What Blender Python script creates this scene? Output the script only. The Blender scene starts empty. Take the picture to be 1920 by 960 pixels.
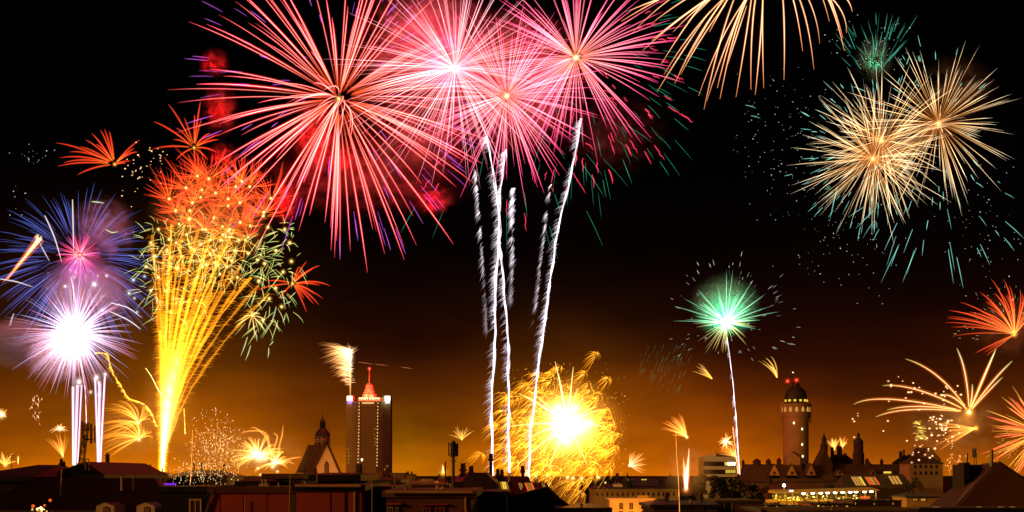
import bpy, math, random
from mathutils import Vector

S = bpy.context.scene
COL = S.collection
rad = math.radians

# ---------------------------------------------------------------- camera
# metres; the camera stands on a roof 24 m above the street and looks level along +Y
F, HZ, HC = 3000.0, 890.0, 24.0          # focal length and horizon row measured on the 1920 px photograph
cam_d = bpy.data.cameras.new('camera')
cam = bpy.data.objects.new('camera', cam_d); COL.objects.link(cam)
cam.location = (0, 0, HC); cam.rotation_euler = (rad(90), 0, 0)
cam_d.sensor_width = 36; cam_d.lens = F / 1920 * 36
cam_d.shift_y = (HZ - 480) / 1920
cam_d.clip_start = 1; cam_d.clip_end = 60000
S.camera = cam

# ---------------------------------------------------------------- night sky with the city's glow
SUN_AZ, SUN_EL = 232, 14
W = bpy.data.worlds.new('World'); S.world = W; W.use_nodes = True
wn, wl = W.node_tree.nodes, W.node_tree.links
wn.clear()
wout = wn.new('ShaderNodeOutputWorld')
wtc = wn.new('ShaderNodeTexCoord')
wsep = wn.new('ShaderNodeSeparateXYZ'); wl.new(wtc.outputs['Generated'], wsep.inputs[0])
wnoi = wn.new('ShaderNodeTexNoise'); wnoi.inputs['Scale'].default_value = 9; wnoi.inputs['Detail'].default_value = 3
wl.new(wtc.outputs['Generated'], wnoi.inputs['Vector'])
def wmath(op, a, b=None, c=None):
    n = wn.new('ShaderNodeMath'); n.operation = op
    for i, x in enumerate((a, b, c)):
        if x is None: continue
        if isinstance(x, (int, float)): n.inputs[i].default_value = x
        else: wl.new(x, n.inputs[i])
    return n.outputs[0]
wz = wmath('MULTIPLY_ADD', wnoi.outputs['Fac'], 0.030, wsep.outputs['Z'])
wf = wmath('DIVIDE', wmath('ADD', wz, 0.006), 0.30)
wr = wn.new('ShaderNodeValToRGB'); wl.new(wf, wr.inputs[0])
stops = [(-.02, (.46, .105, .001)), (.0, (.44, .100, .001)), (.012, (.33, .072, .0009)), (.03, (.165, .033, .0007)), (.05, (.068, .0118, .0006)),
         (.07, (.0245, .0037, .0005)), (.0966, (.0080, .0012, .0004)), (.123, (.0034, .0007, .0004)), (.146, (.0015, .0004, .0003)), (.196, (.0004, .0002, .0002)), (.27, (.0001, .0001, .0001))]
while len(wr.color_ramp.elements) < len(stops): wr.color_ramp.elements.new(.5)
for e, (z, c) in zip(wr.color_ramp.elements, stops):
    e.position = min(1, max(0, (z + .02) / .30)); e.color = (*c, 1)
def lobe(px, py, sig, col):                # a brighter quarter of the town lighting the sky above it
    d = Vector(((px - 960) / F, 1, (HZ - py) / F)).normalized()
    n = wn.new('ShaderNodeVectorMath'); n.operation = 'DOT_PRODUCT'
    wl.new(wtc.outputs['Generated'], n.inputs[0]); n.inputs[1].default_value = d
    p = wmath('POWER', wmath('MAXIMUM', n.outputs['Value'], 0), 1 / (sig * sig))
    m = wn.new('ShaderNodeVectorMath'); m.operation = 'SCALE'; m.inputs[0].default_value = col; wl.new(p, m.inputs['Scale'])
    return m.outputs[0]
acc = wr.outputs[0]
for a in ((270, 915, .055, (.32, .085, .0)), (752, 862, .018, (.08, .050, .0)), (1060, 885, .040, (.20, .055, .0)), (1460, 905, .04, (.03, .004, .0)), (930, 905, .03, (.03, .012, .0)), (1290, 900, .030, (.22, .040, .0))):
    n = wn.new('ShaderNodeVectorMath'); n.operation = 'ADD'; wl.new(acc, n.inputs[0]); wl.new(lobe(*a), n.inputs[1]); acc = n.outputs[0]
wmap = wn.new('ShaderNodeMapping'); wmap.inputs['Scale'].default_value = (9, 9, 26); wl.new(wtc.outputs['Generated'], wmap.inputs['Vector'])
wn2 = wn.new('ShaderNodeTexNoise'); wn2.inputs['Scale'].default_value = 1.0; wn2.inputs['Detail'].default_value = 5; wl.new(wmap.outputs[0], wn2.inputs['Vector'])
wpat = wmath('MULTIPLY_ADD', wn2.outputs['Fac'], 1.9, 0.08)      # drifting banks of smoke and mist in the glow
wsc = wn.new('ShaderNodeVectorMath'); wsc.operation = 'SCALE'; wl.new(acc, wsc.inputs[0]); wl.new(wpat, wsc.inputs['Scale']); acc = wsc.outputs[0]
wbg = wn.new('ShaderNodeBackground'); wl.new(acc, wbg.inputs['Color']); wbg.inputs['Strength'].default_value = 1
wsky = wn.new('ShaderNodeTexSky'); wsky.sky_type = 'NISHITA'; wsky.sun_disc = False
wsky.sun_elevation = rad(SUN_EL); wsky.sun_rotation = rad(SUN_AZ)
wb2 = wn.new('ShaderNodeBackground'); wl.new(wsky.outputs[0], wb2.inputs['Color']); wb2.inputs['Strength'].default_value = 0.00004
wadd = wn.new('ShaderNodeAddShader'); wl.new(wbg.outputs[0], wadd.inputs[0]); wl.new(wb2.outputs[0], wadd.inputs[1])
wl.new(wadd.outputs[0], wout.inputs['Surface'])

sun_d = bpy.data.lights.new('sun', 'SUN'); sun_d.energy = 1.0; sun_d.angle = rad(8); sun_d.color = (1, .40, .07)  # dim stand-in for the town's street light from behind the camera
sun = bpy.data.objects.new('sun', sun_d); COL.objects.link(sun)
to_sun = Vector((math.sin(rad(SUN_AZ)) * math.cos(rad(SUN_EL)), math.cos(rad(SUN_AZ)) * math.cos(rad(SUN_EL)), math.sin(rad(SUN_EL))))
sun.rotation_euler = to_sun.to_track_quat('Z', 'Y').to_euler()

vs = S.view_settings
vs.view_transform = 'Standard'; vs.look = 'None'; vs.exposure = 0; vs.gamma = 1; vs.use_curve_mapping = False
cy = S.cycles
cy.max_bounces = 4; cy.diffuse_bounces = 1; cy.glossy_bounces = 1; cy.transmission_bounces = 2
cy.volume_bounces = 0; cy.transparent_max_bounces = 160
cy.sample_clamp_indirect = 1.0; cy.volume_step_rate = 1.0; cy.volume_max_steps = 128
cy.use_denoising = True

# ---------------------------------------------------------------- helpers
def P(px, py, d):
    return Vector(((px - 960) / F * d, d, HC + (HZ - py) / F * d))
X, Y, Z = Vector((1, 0, 0)), Vector((0, 1, 0)), Vector((0, 0, 1))

class MB:
    """collects faces for ONE mesh object"""
    def __init__(s): s.v, s.f, s.c = [], [], []
    def poly(s, pts, faces):
        b = len(s.v); s.v += [tuple(p) for p in pts]; s.f += [tuple(i + b for i in f) for f in faces]; return s
    def box(s, x0, x1, y0, y1, z0, z1):
        return s.poly([(x0, y0, z0), (x1, y0, z0), (x1, y1, z0), (x0, y1, z0), (x0, y0, z1), (x1, y0, z1), (x1, y1, z1), (x0, y1, z1)],
                      [(0, 3, 2, 1), (4, 5, 6, 7), (0, 1, 5, 4), (1, 2, 6, 5), (2, 3, 7, 6), (3, 0, 4, 7)])
    def prism(s, prof, y0, y1):            # outline in X,Z pushed along Y
        n = len(prof)
        return s.poly([(x, y0, z) for x, z in prof] + [(x, y1, z) for x, z in prof],
                      [tuple(range(n)), tuple(range(2 * n - 1, n - 1, -1))] + [(i, i + n, (i + 1) % n + n, (i + 1) % n) for i in range(n)])
    def plan(s, pts, z0, z1):              # outline in X,Y pushed along Z
        n = len(pts)
        return s.poly([(x, y, z0) for x, y in pts] + [(x, y, z1) for x, y in pts],
                      [tuple(range(n - 1, -1, -1)), tuple(range(n, 2 * n))] + [(i, (i + 1) % n, (i + 1) % n + n, i + n) for i in range(n)])
    def lathe(s, prof, cx, cy, n=20):      # (radius, z) rings round a vertical axis
        b = len(s.v)
        for r, z in prof:
            for k in range(n):
                a = 2 * math.pi * k / n; s.v.append((cx + r * math.cos(a), cy + r * math.sin(a), z))
        for i in range(len(prof) - 1):
            for k in range(n):
                s.f.append((b + i * n + k, b + i * n + (k + 1) % n, b + (i + 1) * n + (k + 1) % n, b + (i + 1) * n + k))
        s.f.append(tuple(b + (len(prof) - 1) * n + k for k in range(n))); s.f.append(tuple(b + k for k in range(n - 1, -1, -1)))
        return s
    def bar(s, a, b, r, n=6):
        return s.tube([Vector(a), Vector(b)], [r, r], None, n, True)
    def tube(s, pts, rr, cols=None, n=4, cap=False):
        b = len(s.v); m = len(pts) - 1
        for i in range(m + 1):
            t = pts[min(i + 1, m)] - pts[max(i - 1, 0)]
            u = t.cross(Y)
            if u.length < .15 * t.length: u = t.cross(X)
            if u.length < 1e-9: u = Vector((1, 0, 0))
            u.normalize(); w = t.cross(u); w.normalize(); p = pts[i]; r = rr[i]
            for k in range(n):
                a = 2 * math.pi * (k + .5) / n; ca, sa = r * math.cos(a), r * math.sin(a)
                s.v.append((p.x + u.x * ca + w.x * sa, p.y + u.y * ca + w.y * sa, p.z + u.z * ca + w.z * sa))
                if cols is not None: s.c.append(cols[i])
        for i in range(m):
            for k in range(n):
                s.f.append((b + i * n + k, b + i * n + (k + 1) % n, b + (i + 1) * n + (k + 1) % n, b + (i + 1) * n + k))
        if cap:
            s.f.append(tuple(b + k for k in range(n - 1, -1, -1))); s.f.append(tuple(b + m * n + k for k in range(n)))
        return s
    def ball(s, c, r, col=None, nu=10, nv=6, sq=(1, 1, 1)):
        b = len(s.v); q = []
        q.append((c[0], c[1], c[2] - r * sq[2]))
        for i in range(1, nv):
            ph = -math.pi / 2 + math.pi * i / nv
            for k in range(nu):
                a = 2 * math.pi * k / nu
                q.append((c[0] + r * sq[0] * math.cos(ph) * math.cos(a), c[1] + r * sq[1] * math.cos(ph) * math.sin(a), c[2] + r * sq[2] * math.sin(ph)))
        q.append((c[0], c[1], c[2] + r * sq[2]))
        s.v += q
        if col is not None: s.c += [col] * len(q)
        for k in range(nu): s.f.append((b, b + 1 + (k + 1) % nu, b + 1 + k))
        for i in range(nv - 2):
            for k in range(nu):
                s.f.append((b + 1 + i * nu + k, b + 1 + i * nu + (k + 1) % nu, b + 1 + (i + 1) * nu + (k + 1) % nu, b + 1 + (i + 1) * nu + k))
        e = b + len(q) - 1; o = b + 1 + (nv - 2) * nu
        for k in range(nu): s.f.append((o + k, o + (k + 1) % nu, e))
        return s
    def extend(s, o):
        b = len(s.v); s.v += o.v; s.c += o.c; s.f += [tuple(i + b for i in f) for f in o.f]; return s
    def build(s, name, mat, parent=None, origin=None):
        me = bpy.data.meshes.new(name)
        o0 = parent.location if parent is not None and origin is None else (origin or Vector((0, 0, 0)))
        if s.c: o0 = Vector((0, 0, 0)) if origin is None else origin      # firework meshes are made round their own burst
        me.from_pydata([(v[0] - o0[0], v[1] - o0[1], v[2] - o0[2]) for v in s.v], [], s.f)
        if s.c:
            at = me.color_attributes.new('tint', 'FLOAT_COLOR', 'POINT')
            at.data.foreach_set('color', [x for c in s.c for x in (c[0], c[1], c[2], 1.0)])
        me.materials.append(mat); me.update()
        o = bpy.data.objects.new(name, me); COL.objects.link(o)
        if parent is not None: o.parent = parent
        elif origin is not None: o.location = origin
        return o

def empty(name, loc, label, cat, group=None):
    o = bpy.data.objects.new(name, None); COL.objects.link(o); o.location = loc; o.empty_display_size = 1
    o['label'] = label; o['category'] = cat
    if group: o['group'] = group
    return o
def tag(o, label, cat, group=None, kind=None):
    o['label'] = label; o['category'] = cat
    if group: o['group'] = group
    if kind: o['kind'] = kind
    return o

# ---------------------------------------------------------------- materials
M = {}
def surf(name, col, var=.3, scale=.6, rough=.85, course=None, spec=.2):
    m = bpy.data.materials.new(name); m.use_nodes = True; nt = m.node_tree; n, l = nt.nodes, nt.links
    bs = n['Principled BSDF']; bs.inputs['Roughness'].default_value = rough; bs.inputs['Specular IOR Level'].default_value = spec
    tc = n.new('ShaderNodeTexCoord')
    a = n.new('ShaderNodeTexNoise'); a.inputs['Scale'].default_value = scale; a.inputs['Detail'].default_value = 6; a.inputs['Roughness'].default_value = .65
    l.new(tc.outputs['Object'], a.inputs['Vector'])
    mr = n.new('ShaderNodeMapRange'); mr.inputs[1].default_value = .3; mr.inputs[2].default_value = .7; mr.inputs[3].default_value = 1 - var; mr.inputs[4].default_value = 1 + var
    l.new(a.outputs['Fac'], mr.inputs[0]); f = mr.outputs[0]
    if course:                              # tile courses or board joints every so many metres of height
        sp = n.new('ShaderNodeSeparateXYZ'); l.new(tc.outputs['Object'], sp.inputs[0])
        q = n.new('ShaderNodeMath'); q.operation = 'DIVIDE'; l.new(sp.outputs['Z'], q.inputs[0]); q.inputs[1].default_value = course
        fr = n.new('ShaderNodeMath'); fr.operation = 'FRACT'; l.new(q.outputs[0], fr.inputs[0])
        gt = n.new('ShaderNodeMapRange'); l.new(fr.outputs[0], gt.inputs[0]); gt.inputs[1].default_value = 0; gt.inputs[2].default_value = .25; gt.inputs[3].default_value = .55; gt.inputs[4].default_value = 1
        mu = n.new('ShaderNodeMath'); mu.operation = 'MULTIPLY'; l.new(f, mu.inputs[0]); l.new(gt.outputs[0], mu.inputs[1]); f = mu.outputs[0]
    sc = n.new('ShaderNodeVectorMath'); sc.operation = 'SCALE'; sc.inputs[0].default_value = col; l.new(f, sc.inputs['Scale'])
    l.new(sc.outputs[0], bs.inputs['Base Color'])
    M[name] = m; return m
def lit(name, col, k, grid=None):
    m = bpy.data.materials.new(name); m.use_nodes = True; n, l = m.node_tree.nodes, m.node_tree.links; n.clear()
    e = n.new('ShaderNodeEmission'); e.inputs['Color'].default_value = (*col, 1); e.inputs['Strength'].default_value = k
    o = n.new('ShaderNodeOutputMaterial'); l.new(e.outputs[0], o.inputs['Surface'])
    m.cycles.emission_sampling = 'NONE'
    M[name] = m; return m
surf('slate', (.020, .016, .016), .4, .8, .6, .35)
surf('black_roof', (.011, .009, .009), .55, .9, .7, .3)
surf('brown_roof', (.065, .050, .028), .35, .5, .8, .35)
surf('clay_roof', (.12, .065, .04), .35, .7, .8, .35)
surf('red_wall', (.30, .055, .05), .3, .25, .9)
surf('dark_wall', (.05, .028, .026), .4, .3, .9)
surf('maroon_wall', (.10, .042, .025), .35, .3, .9)
surf('stone', (.28, .19, .09), .25, .12, .9)
surf('dark_stone', (.12, .075, .045), .3, .12, .9)
surf('pale_plaster', (.55, .42, .34), .2, .3, .9)
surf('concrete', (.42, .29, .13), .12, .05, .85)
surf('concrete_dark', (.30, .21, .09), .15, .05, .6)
surf('copper', (.026, .030, .022), .3, .4, .6)
surf('metal', (.06, .05, .05), .3, 2, .45, None, .5)
surf('pole_metal', (.5, .3, .2), .2, 1, .4, None, .5)
surf('panel_red', (.20, .05, .035), .2, 1, .6)
surf('asphalt', (.05, .048, .046), .3, .2, .9)
surf('glass_dark', (.015, .012, .012), .2, .2, .15, None, .5)
surf('white_paint', (.75, .72, .68), .1, 1, .6)
surf('leaf', (.05, .055, .025), .4, .4, .9)
surf('bark', (.05, .035, .025), .3, 1, .9)
lit('lamp_warm', (1, .62, .22), 6)
lit('lamp_yellow', (1, .72, .12), 4)
lit('lamp_white', (1, .93, .72), 8)
lit('lamp_red', (1, .03, .015), 6)
lit('window_warm', (1, .46, .08), .6)
lit('tower_window', (1, .62, .25), 1.6)
surf('canopy_cloth', (.55, .46, .10), .15, .5, .8)
lit('window_dim', (1, .42, .06), .32)
lit('window_yellow', (1, .66, .06), 1.0)
lit('window_red', (1, .14, .02), .9)
lit('window_white', (1, .9, .55), 3)
lit('sign_white', (1, .95, .82), 3.5)
lit('sign_violet', (.55, .22, 1), 1.5)
lit('sign_teal', (.12, .7, .5), .9)
lit('strip_violet', (.26, .03, .9), .9)

def glow_mat():
    m = bpy.data.materials.new('burning_stars'); m.use_nodes = True; n, l = m.node_tree.nodes, m.node_tree.links; n.clear()
    at = n.new('ShaderNodeAttribute'); at.attribute_name = 'tint'
    e = n.new('ShaderNodeEmission'); l.new(at.outputs['Color'], e.inputs['Color'])
    t = n.new('ShaderNodeBsdfTransparent'); a = n.new('ShaderNodeAddShader')
    l.new(e.outputs[0], a.inputs[0]); l.new(t.outputs[0], a.inputs[1])
    o = n.new('ShaderNodeOutputMaterial'); l.new(a.outputs[0], o.inputs['Surface'])
    m.cycles.emission_sampling = 'NONE'
    return m
GLOW = glow_mat()

def lamp(name, loc, col, power, parent=None, r=.5):
    d = bpy.data.lights.new(name, 'POINT'); d.color = col; d.energy = power; d.shadow_soft_size = r
    o = bpy.data.objects.new(name, d); COL.objects.link(o)
    if parent is not None: o.parent = parent; o.location = loc - parent.location
    else: o.location = loc
    return o

def smoke(label, px, py, d, rx, ry, dens, seed, nscale=2.2, thr=.42, tint=(.9, .9, .9), rdep=None):
    """a drifting puff of firework smoke: a real scattering volume"""
    u = d / F
    mb = MB().ball((0, 0, 0), 1, None, 24, 14)
    m = bpy.data.materials.new('smoke'); m.use_nodes = True; n, l = m.node_tree.nodes, m.node_tree.links; n.clear()
    tc = n.new('ShaderNodeTexCoord')
    ln = n.new('ShaderNodeVectorMath'); ln.operation = 'LENGTH'; l.new(tc.outputs['Object'], ln.inputs[0])
    fo = n.new('ShaderNodeMapRange'); fo.interpolation_type = 'SMOOTHSTEP'; l.new(ln.outputs['Value'], fo.inputs[0])
    fo.inputs[1].default_value = 1.0; fo.inputs[2].default_value = .1; fo.inputs[3].default_value = 0; fo.inputs[4].default_value = 1
    ad = n.new('ShaderNodeVectorMath'); ad.operation = 'ADD'; l.new(tc.outputs['Object'], ad.inputs[0]); ad.inputs[1].default_value = (seed * 3.7, seed * 1.3, seed * 2.1)
    no = n.new('ShaderNodeTexNoise'); no.inputs['Scale'].default_value = nscale; no.inputs['Detail'].default_value = 6; no.inputs['Roughness'].default_value = .62
    l.new(ad.outputs[0], no.inputs['Vector'])
    th = n.new('ShaderNodeMapRange'); l.new(no.outputs['Fac'], th.inputs[0]); th.inputs[1].default_value = thr; th.inputs[2].default_value = thr + .20; no.inputs['Distortion'].default_value = .5; no.noise_dimensions = '3D'; th.inputs[3].default_value = 0; th.inputs[4].default_value = 1
    mu = n.new('ShaderNodeMath'); mu.operation = 'MULTIPLY'; l.new(fo.outputs[0], mu.inputs[0]); l.new(th.outputs[0], mu.inputs[1])
    m2 = n.new('ShaderNodeMath'); m2.operation = 'MULTIPLY'; l.new(mu.outputs[0], m2.inputs[0]); m2.inputs[1].default_value = dens / u
    vs_ = n.new('ShaderNodeVolumeScatter'); vs_.inputs['Color'].default_value = (*tint, 1); l.new(m2.outputs[0], vs_.inputs['Density'])
    o = n.new('ShaderNodeOutputMaterial'); l.new(vs_.outputs[0], o.inputs['Volume'])
    ob = mb.build('smoke', m)
    ob.location = P(px, py, d); ob.scale = (rx * u, (rdep or (rx + ry) / 2) * u, ry * u)
    tag(ob, label, 'smoke', None, 'stuff')
    return ob
# ================================================================ GROUND
gm = MB().poly([(-15000, -400, 0), (15000, -400, 0), (15000, 30000, 0), (-15000, 30000, 0)], [(0, 1, 2, 3)])
ground = gm.build('ground', M['asphalt']); ground['kind'] = 'structure'

# ================================================================ BUILDINGS
def wx(px, d): return (px - 960) / F * d
def wz(py, d): return HC + (HZ - py) / F * d
def bx(mb, x0, x1, y0, y1, d, dep):        # pixel columns/rows at distance d, dep metres deep; y1 None = down to the ground
    return mb.box(wx(x0, d), wx(x1, d), d, d + dep, 0 if y1 is None else wz(y1, d), wz(y0, d))
def roof_mb(x0, x1, yf, yb, ze, zr, hip0=0, hip1=0, ov=.35, along='x'):
    mb = MB(); a, b, c, e = x0 - ov, x1 + ov, yf - ov, yb + ov; z0 = ze - .25
    base = [(a, c, z0), (b, c, z0), (b, e, z0), (a, e, z0), (a, c, ze), (b, c, ze), (b, e, ze), (a, e, ze)]
    if along == 'x': rg = [(a + hip0, (c + e) / 2, zr), (b - hip1, (c + e) / 2, zr)]; fs = [(4, 5, 9, 8), (6, 7, 8, 9), (7, 4, 8), (5, 6, 9)]
    else: rg = [((a + b) / 2, c + hip0, zr), ((a + b) / 2, e - hip1, zr)]; fs = [(5, 6, 9, 8), (7, 4, 8, 9), (4, 5, 8), (6, 7, 9)]
    return mb.poly(base + rg, [(0, 3, 2, 1), (0, 1, 5, 4), (1, 2, 6, 5), (2, 3, 7, 6), (3, 0, 4, 7)] + fs)
def chimney(parent, px, py, w, d, dy, base_z, mat='dark_wall', pots=2):
    mb = MB(); x0, x1 = wx(px - w / 2, d), wx(px + w / 2, d); zt = wz(py, d)
    mb.box(x0, x1, d + dy, d + dy + max(.6, (x1 - x0) * .6), base_z, zt - .15); mb.box(x0 - .06, x1 + .06, d + dy - .06, d + dy + max(.6, (x1 - x0) * .6) + .06, zt - .15, zt)
    o = mb.build('chimney', M[mat], parent_abs(parent), None)
    for i in range(0):
        pass
    return o
def parent_abs(p): return p
def sub(mb, name, mat, part, root):        # a sub-part: child of a part whose own origin is its thing's
    o = mb.build(name, M[mat], root); o.parent = part; o.matrix_parent_inverse.identity(); return o
def window(root, x0, x1, y0, y1, d, mat, off=.12, frame=None, bars=1):
    """frame (part) with its pane (sub-part), standing a little proud of the wall"""
    X0, X1, Z0, Z1 = wx(x0, d), wx(x1, d), wz(y1, d), wz(y0, d); t = min(.14, (X1 - X0) * .14); f = d - off
    mb = MB().box(X0 - t, X1 + t, f, d - .003, Z1, Z1 + t).box(X0 - t, X1 + t, f, d - .003, Z0 - t, Z0).box(X0 - t, X0, f, d - .003, Z0, Z1).box(X1, X1 + t, f, d - .003, Z0, Z1)
    for i in range(bars): xm = X0 + (X1 - X0) * (i + 1) / (bars + 1); mb.box(xm - t * .3, xm + t * .3, f + .01, d - .05, Z0, Z1)
    w = mb.build('window', M[frame or 'dark_stone'], root)
    sub(MB().box(X0, X1, d - .045, d - .01, Z0, Z1), 'pane', mat, w, root); return w
def house(name, label, x0, x1, ye, yr, d, dep, along='x', wall='dark_wall', roof='slate', hip=(0, 0), chim=(), wins=(), group=None, cat='house', base=0):
    root = empty(name, Vector((wx((x0 + x1) / 2, d), d + dep / 2, base)), label, cat, group)
    X0, X1 = wx(x0, d), wx(x1, d); ze, zr = wz(ye, d), wz(yr, d) if yr is not None else None
    MB().box(X0, X1, d, d + dep, base, ze - .255).build('wall', M[wall], root)
    if zr is None:
        rf = MB().box(X0 - .15, X1 + .15, d - .15, d + dep + .15, ze - .253, ze)
        rf = rf.build('roof', M[roof], root); zt = ze
    else:
        rf = roof_mb(X0, X1, d, d + dep, ze, zr, hip[0], hip[1], .35, along).build('roof', M[roof], root); zt = ze
        if along == 'y' and hip[0] == 0:     # plastered gable triangle just proud of the roof end
            xm = (X0 + X1) / 2; sl = (zr - ze) / ((X1 - X0) / 2 + .35)
            sub(MB().prism([(X0, ze - .2), (X1, ze - .2), (xm, zr - .25)], d - .42, d - .36), 'gable', wall, rf, root)
    for (cx, cy_, w, *rest) in chim:
        dyy = rest[0] if rest else dep * .45; cm = rest[1] if len(rest) > 1 else 'dark_wall'
        a, b = wx(cx - w / 2, d), wx(cx + w / 2, d); zt2 = wz(cy_, d); t = max(.35, (b - a) * .6)
        mb = MB().box(a, b, d + dyy, d + dyy + t, zt - .2, zt2 - .12).box(a - .07, b + .07, d + dyy - .07, d + dyy + t + .07, zt2 - .12, zt2)
        for k in (.3, .7): mb.lathe([(.1, zt2), (.085, zt2 + .35)], a + (b - a) * k, d + dyy + t / 2, 8)
        sub(mb, 'chimney', cm, rf, root)
    for w in wins: window(root, *w[:4], d, w[4], .12, w[5] if len(w) > 5 else None)
    return root

def bloom_halo(root, c, r, col, k):  # emissive shells imitate camera bloom round a lamp
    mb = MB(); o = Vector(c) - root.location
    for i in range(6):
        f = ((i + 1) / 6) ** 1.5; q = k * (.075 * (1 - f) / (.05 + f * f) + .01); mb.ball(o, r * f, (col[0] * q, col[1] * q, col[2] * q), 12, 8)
    return mb.build('lamp_bloom', GLOW, root, Vector((0, 0, 0)))
# ---------------------------------------------------------------- slab tower with the red crown
d = 1250.0; u = d / F
tw = empty('slab_tower', Vector((wx(690, d), d + 12, 0)), 'tall slab tower with glowing red crown and lit corner signs', 'tower')
c0 = wx(690, d)
mb = MB()
mb.plan([(wx(661, d), d + 1.5), (wx(675, d), d), (wx(705, d), d), (wx(717, d), d + 1.5), (wx(717, d), d + 24), (wx(661, d), d + 24)], 0, wz(752, d))
mb.build('shaft', M['concrete'], tw)
for (a, b, fa, fb) in ((647.5, 660.8, 5, 1.6), (717.2, 731.5, 1.6, 5)):
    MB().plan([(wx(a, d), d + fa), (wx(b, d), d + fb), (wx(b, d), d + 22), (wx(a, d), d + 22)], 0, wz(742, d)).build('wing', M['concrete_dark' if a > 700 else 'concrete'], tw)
mb = MB()
for i in range(25):
    y = 763 + i * 4.75; mb.box(wx(676.5, d), wx(703.5, d), d - .25, d - .01, wz(y + 1.5, d), wz(y, d))
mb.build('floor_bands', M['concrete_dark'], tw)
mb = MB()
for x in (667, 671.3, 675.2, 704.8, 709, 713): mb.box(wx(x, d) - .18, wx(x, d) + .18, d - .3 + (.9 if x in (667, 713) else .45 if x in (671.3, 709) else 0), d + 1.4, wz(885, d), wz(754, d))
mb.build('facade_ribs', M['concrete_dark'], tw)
ws = []
for i in range(20): ws += [(673.6 - i * .12, 756 + i * 6.15), (708.6 - i * .1, 756 + i * 6.15)]
ws += [(680 + i * 2.5, 755.5) for i in range(9)] + [(702, 804), (704.6, 804), (703, 822), (705, 822), (703, 828), (705, 828), (703, 834), (702, 816)]
for i, (x, y) in enumerate(ws):
    k = 1.0 if i < 40 else 1.2
    MB().box(wx(x - .55 * k, d), wx(x + .65 * k, d), d - .32, d - .02, wz(y + 1.05 * k, d), wz(y - .95 * k, d)).build('window', M['tower_window' if i < 49 else 'window_dim'], tw)
MB().box(wx(677.5, d), wx(679.8, d), d - .35, d - .02, wz(864, d), wz(860.5, d)).build('window', M['lamp_white'], tw)
for (x, y) in ((652, 842), (652.5, 848), (652.5, 855), (652, 862), (652.5, 868), (655, 855), (721, 880), (726, 874)):
    dd = d + (3.3 if x < 700 else 2.4)
    MB().box(wx(x - 1.3, d), wx(x + 1.3, d), dd - .4, dd + 1.6, wz(y + 1.2, d), wz(y - 1.2, d)).build('window', M['window_dim'], tw)
for (x, kind) in ((655.5, 'sign_violet'), (726.5, 'sign_teal')):
    sg = MB().box(wx(x - 4.8, d), wx(x + 4.8, d), d - .6, d + 1.2, wz(751.5, d), wz(742.5, d)).build('sign', M['sign_white'], tw)
    mb = MB()
    for k in range(4):
        xx = x - 4.2 + k * 2.3
        if kind == 'sign_violet': mb.prism([(wx(xx, d), wz(757.5, d)), (wx(xx + .9, d), wz(757.5, d)), (wx(xx + 2.2, d), wz(752, d)), (wx(xx + 1.2, d), wz(752, d))], d - .6, d + .8)
        else: mb.box(wx(xx, d), wx(xx + 1.1, d), d - .75, d - .62, wz(756.5, d), wz(746 + (k % 2) * 2, d))
    sub(mb, 'sign_strokes', kind, sg, tw)
    if kind == 'sign_teal': sub(MB().box(wx(x - 4.2, d), wx(x + 4.2, d), d - .55, d + .8, wz(756, d), wz(751.6, d)), 'sign_foot', 'sign_white', sg, tw)
cr = MB().plan([(wx(671, d), d + 3), (wx(717, d), d + 3), (wx(714, d), d + 21), (wx(674, d), d + 21)], wz(752, d), wz(745, d)).build('crown_ring', M['white_paint'], tw)
mb = MB(); yc_ = d + 12
for (r0, y0, r1, y1) in ((14.5, 745, 13.5, 738), (12, 738, 9, 729), (8.5, 729, 7, 720)):
    mb.lathe([(r0 * u, wz(y0, d)), (r1 * u, wz(y1, d))], c0, yc_, 8)
mb.build('crown', M['white_paint'], tw)
MB().lathe([(4 * u, wz(720, d)), (4.4 * u, wz(717, d)), (1.2 * u, wz(715.5, d)), (.8 * u, wz(700, d)), (.45 * u, wz(691, d))], c0, yc_, 8).build('mast', M['white_paint'], tw)
lb = MB().ball((c0, yc_, wz(689.5, d)), 2.0 * u, None, 10, 6).build('beacon', M['lamp_red'], tw)
bloom_halo(tw, Vector((c0, yc_, wz(689.5, d))), 6.5 * u, (1, .03, .015), 1.0)
for i, x in enumerate((674, 678, 683, 688, 693.5, 699, 704, 709)):
    MB().ball((wx(x, d), d + 2.6, wz(746.5, d)), (1.1 + .3 * (i % 3)) * u, None, 8, 5).build('crown_lamp', M['lamp_warm'], tw)
for (x, y) in ((688, 740.5), (692, 740.5), (687, 731.5), (691.5, 732), (689, 725)):
    MB().box(wx(x - 1.2, d), wx(x + 1.2, d), yc_ - 14 * u + (745 - y) * .26, yc_ - 6 * u, wz(y + .8, d), wz(y - .8, d)).build('crown_lamp', M['lamp_warm'], tw)
for x, y, k, dy in ((675, 743.5, 1, 4.2), (705, 743.5, 1, 4.2), (684, 741, .5, 5.5), (696, 741, .5, 5.5), (690, 728, .8, 5.0)): lamp('crown_light', Vector((wx(x, d), d + dy, wz(y, d))), (1, .012, .004), 17000 * k, tw, .4)
for x in (676, 690, 704): lamp('crown_light', Vector((wx(x, d), d + .5, wz(749.5, d))), (1, .02, .005), 900, tw, .2)
lamp('beacon_light', Vector((c0, yc_ - 3.5, wz(690, d))), (1, .02, .01), 900, tw, .3)

# ---------------------------------------------------------------- church left of the tower
d = 660.0; u = d / F
ch = empty('church', Vector((wx(585, d), d + 15, 0)), 'church with a steep dark roof, bright gable and domed belfry', 'church')
MB().box(wx(552, d), wx(636, d), d + 1, d + 22, 0, wz(886, d)).build('wall', M['stone'], ch)
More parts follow.
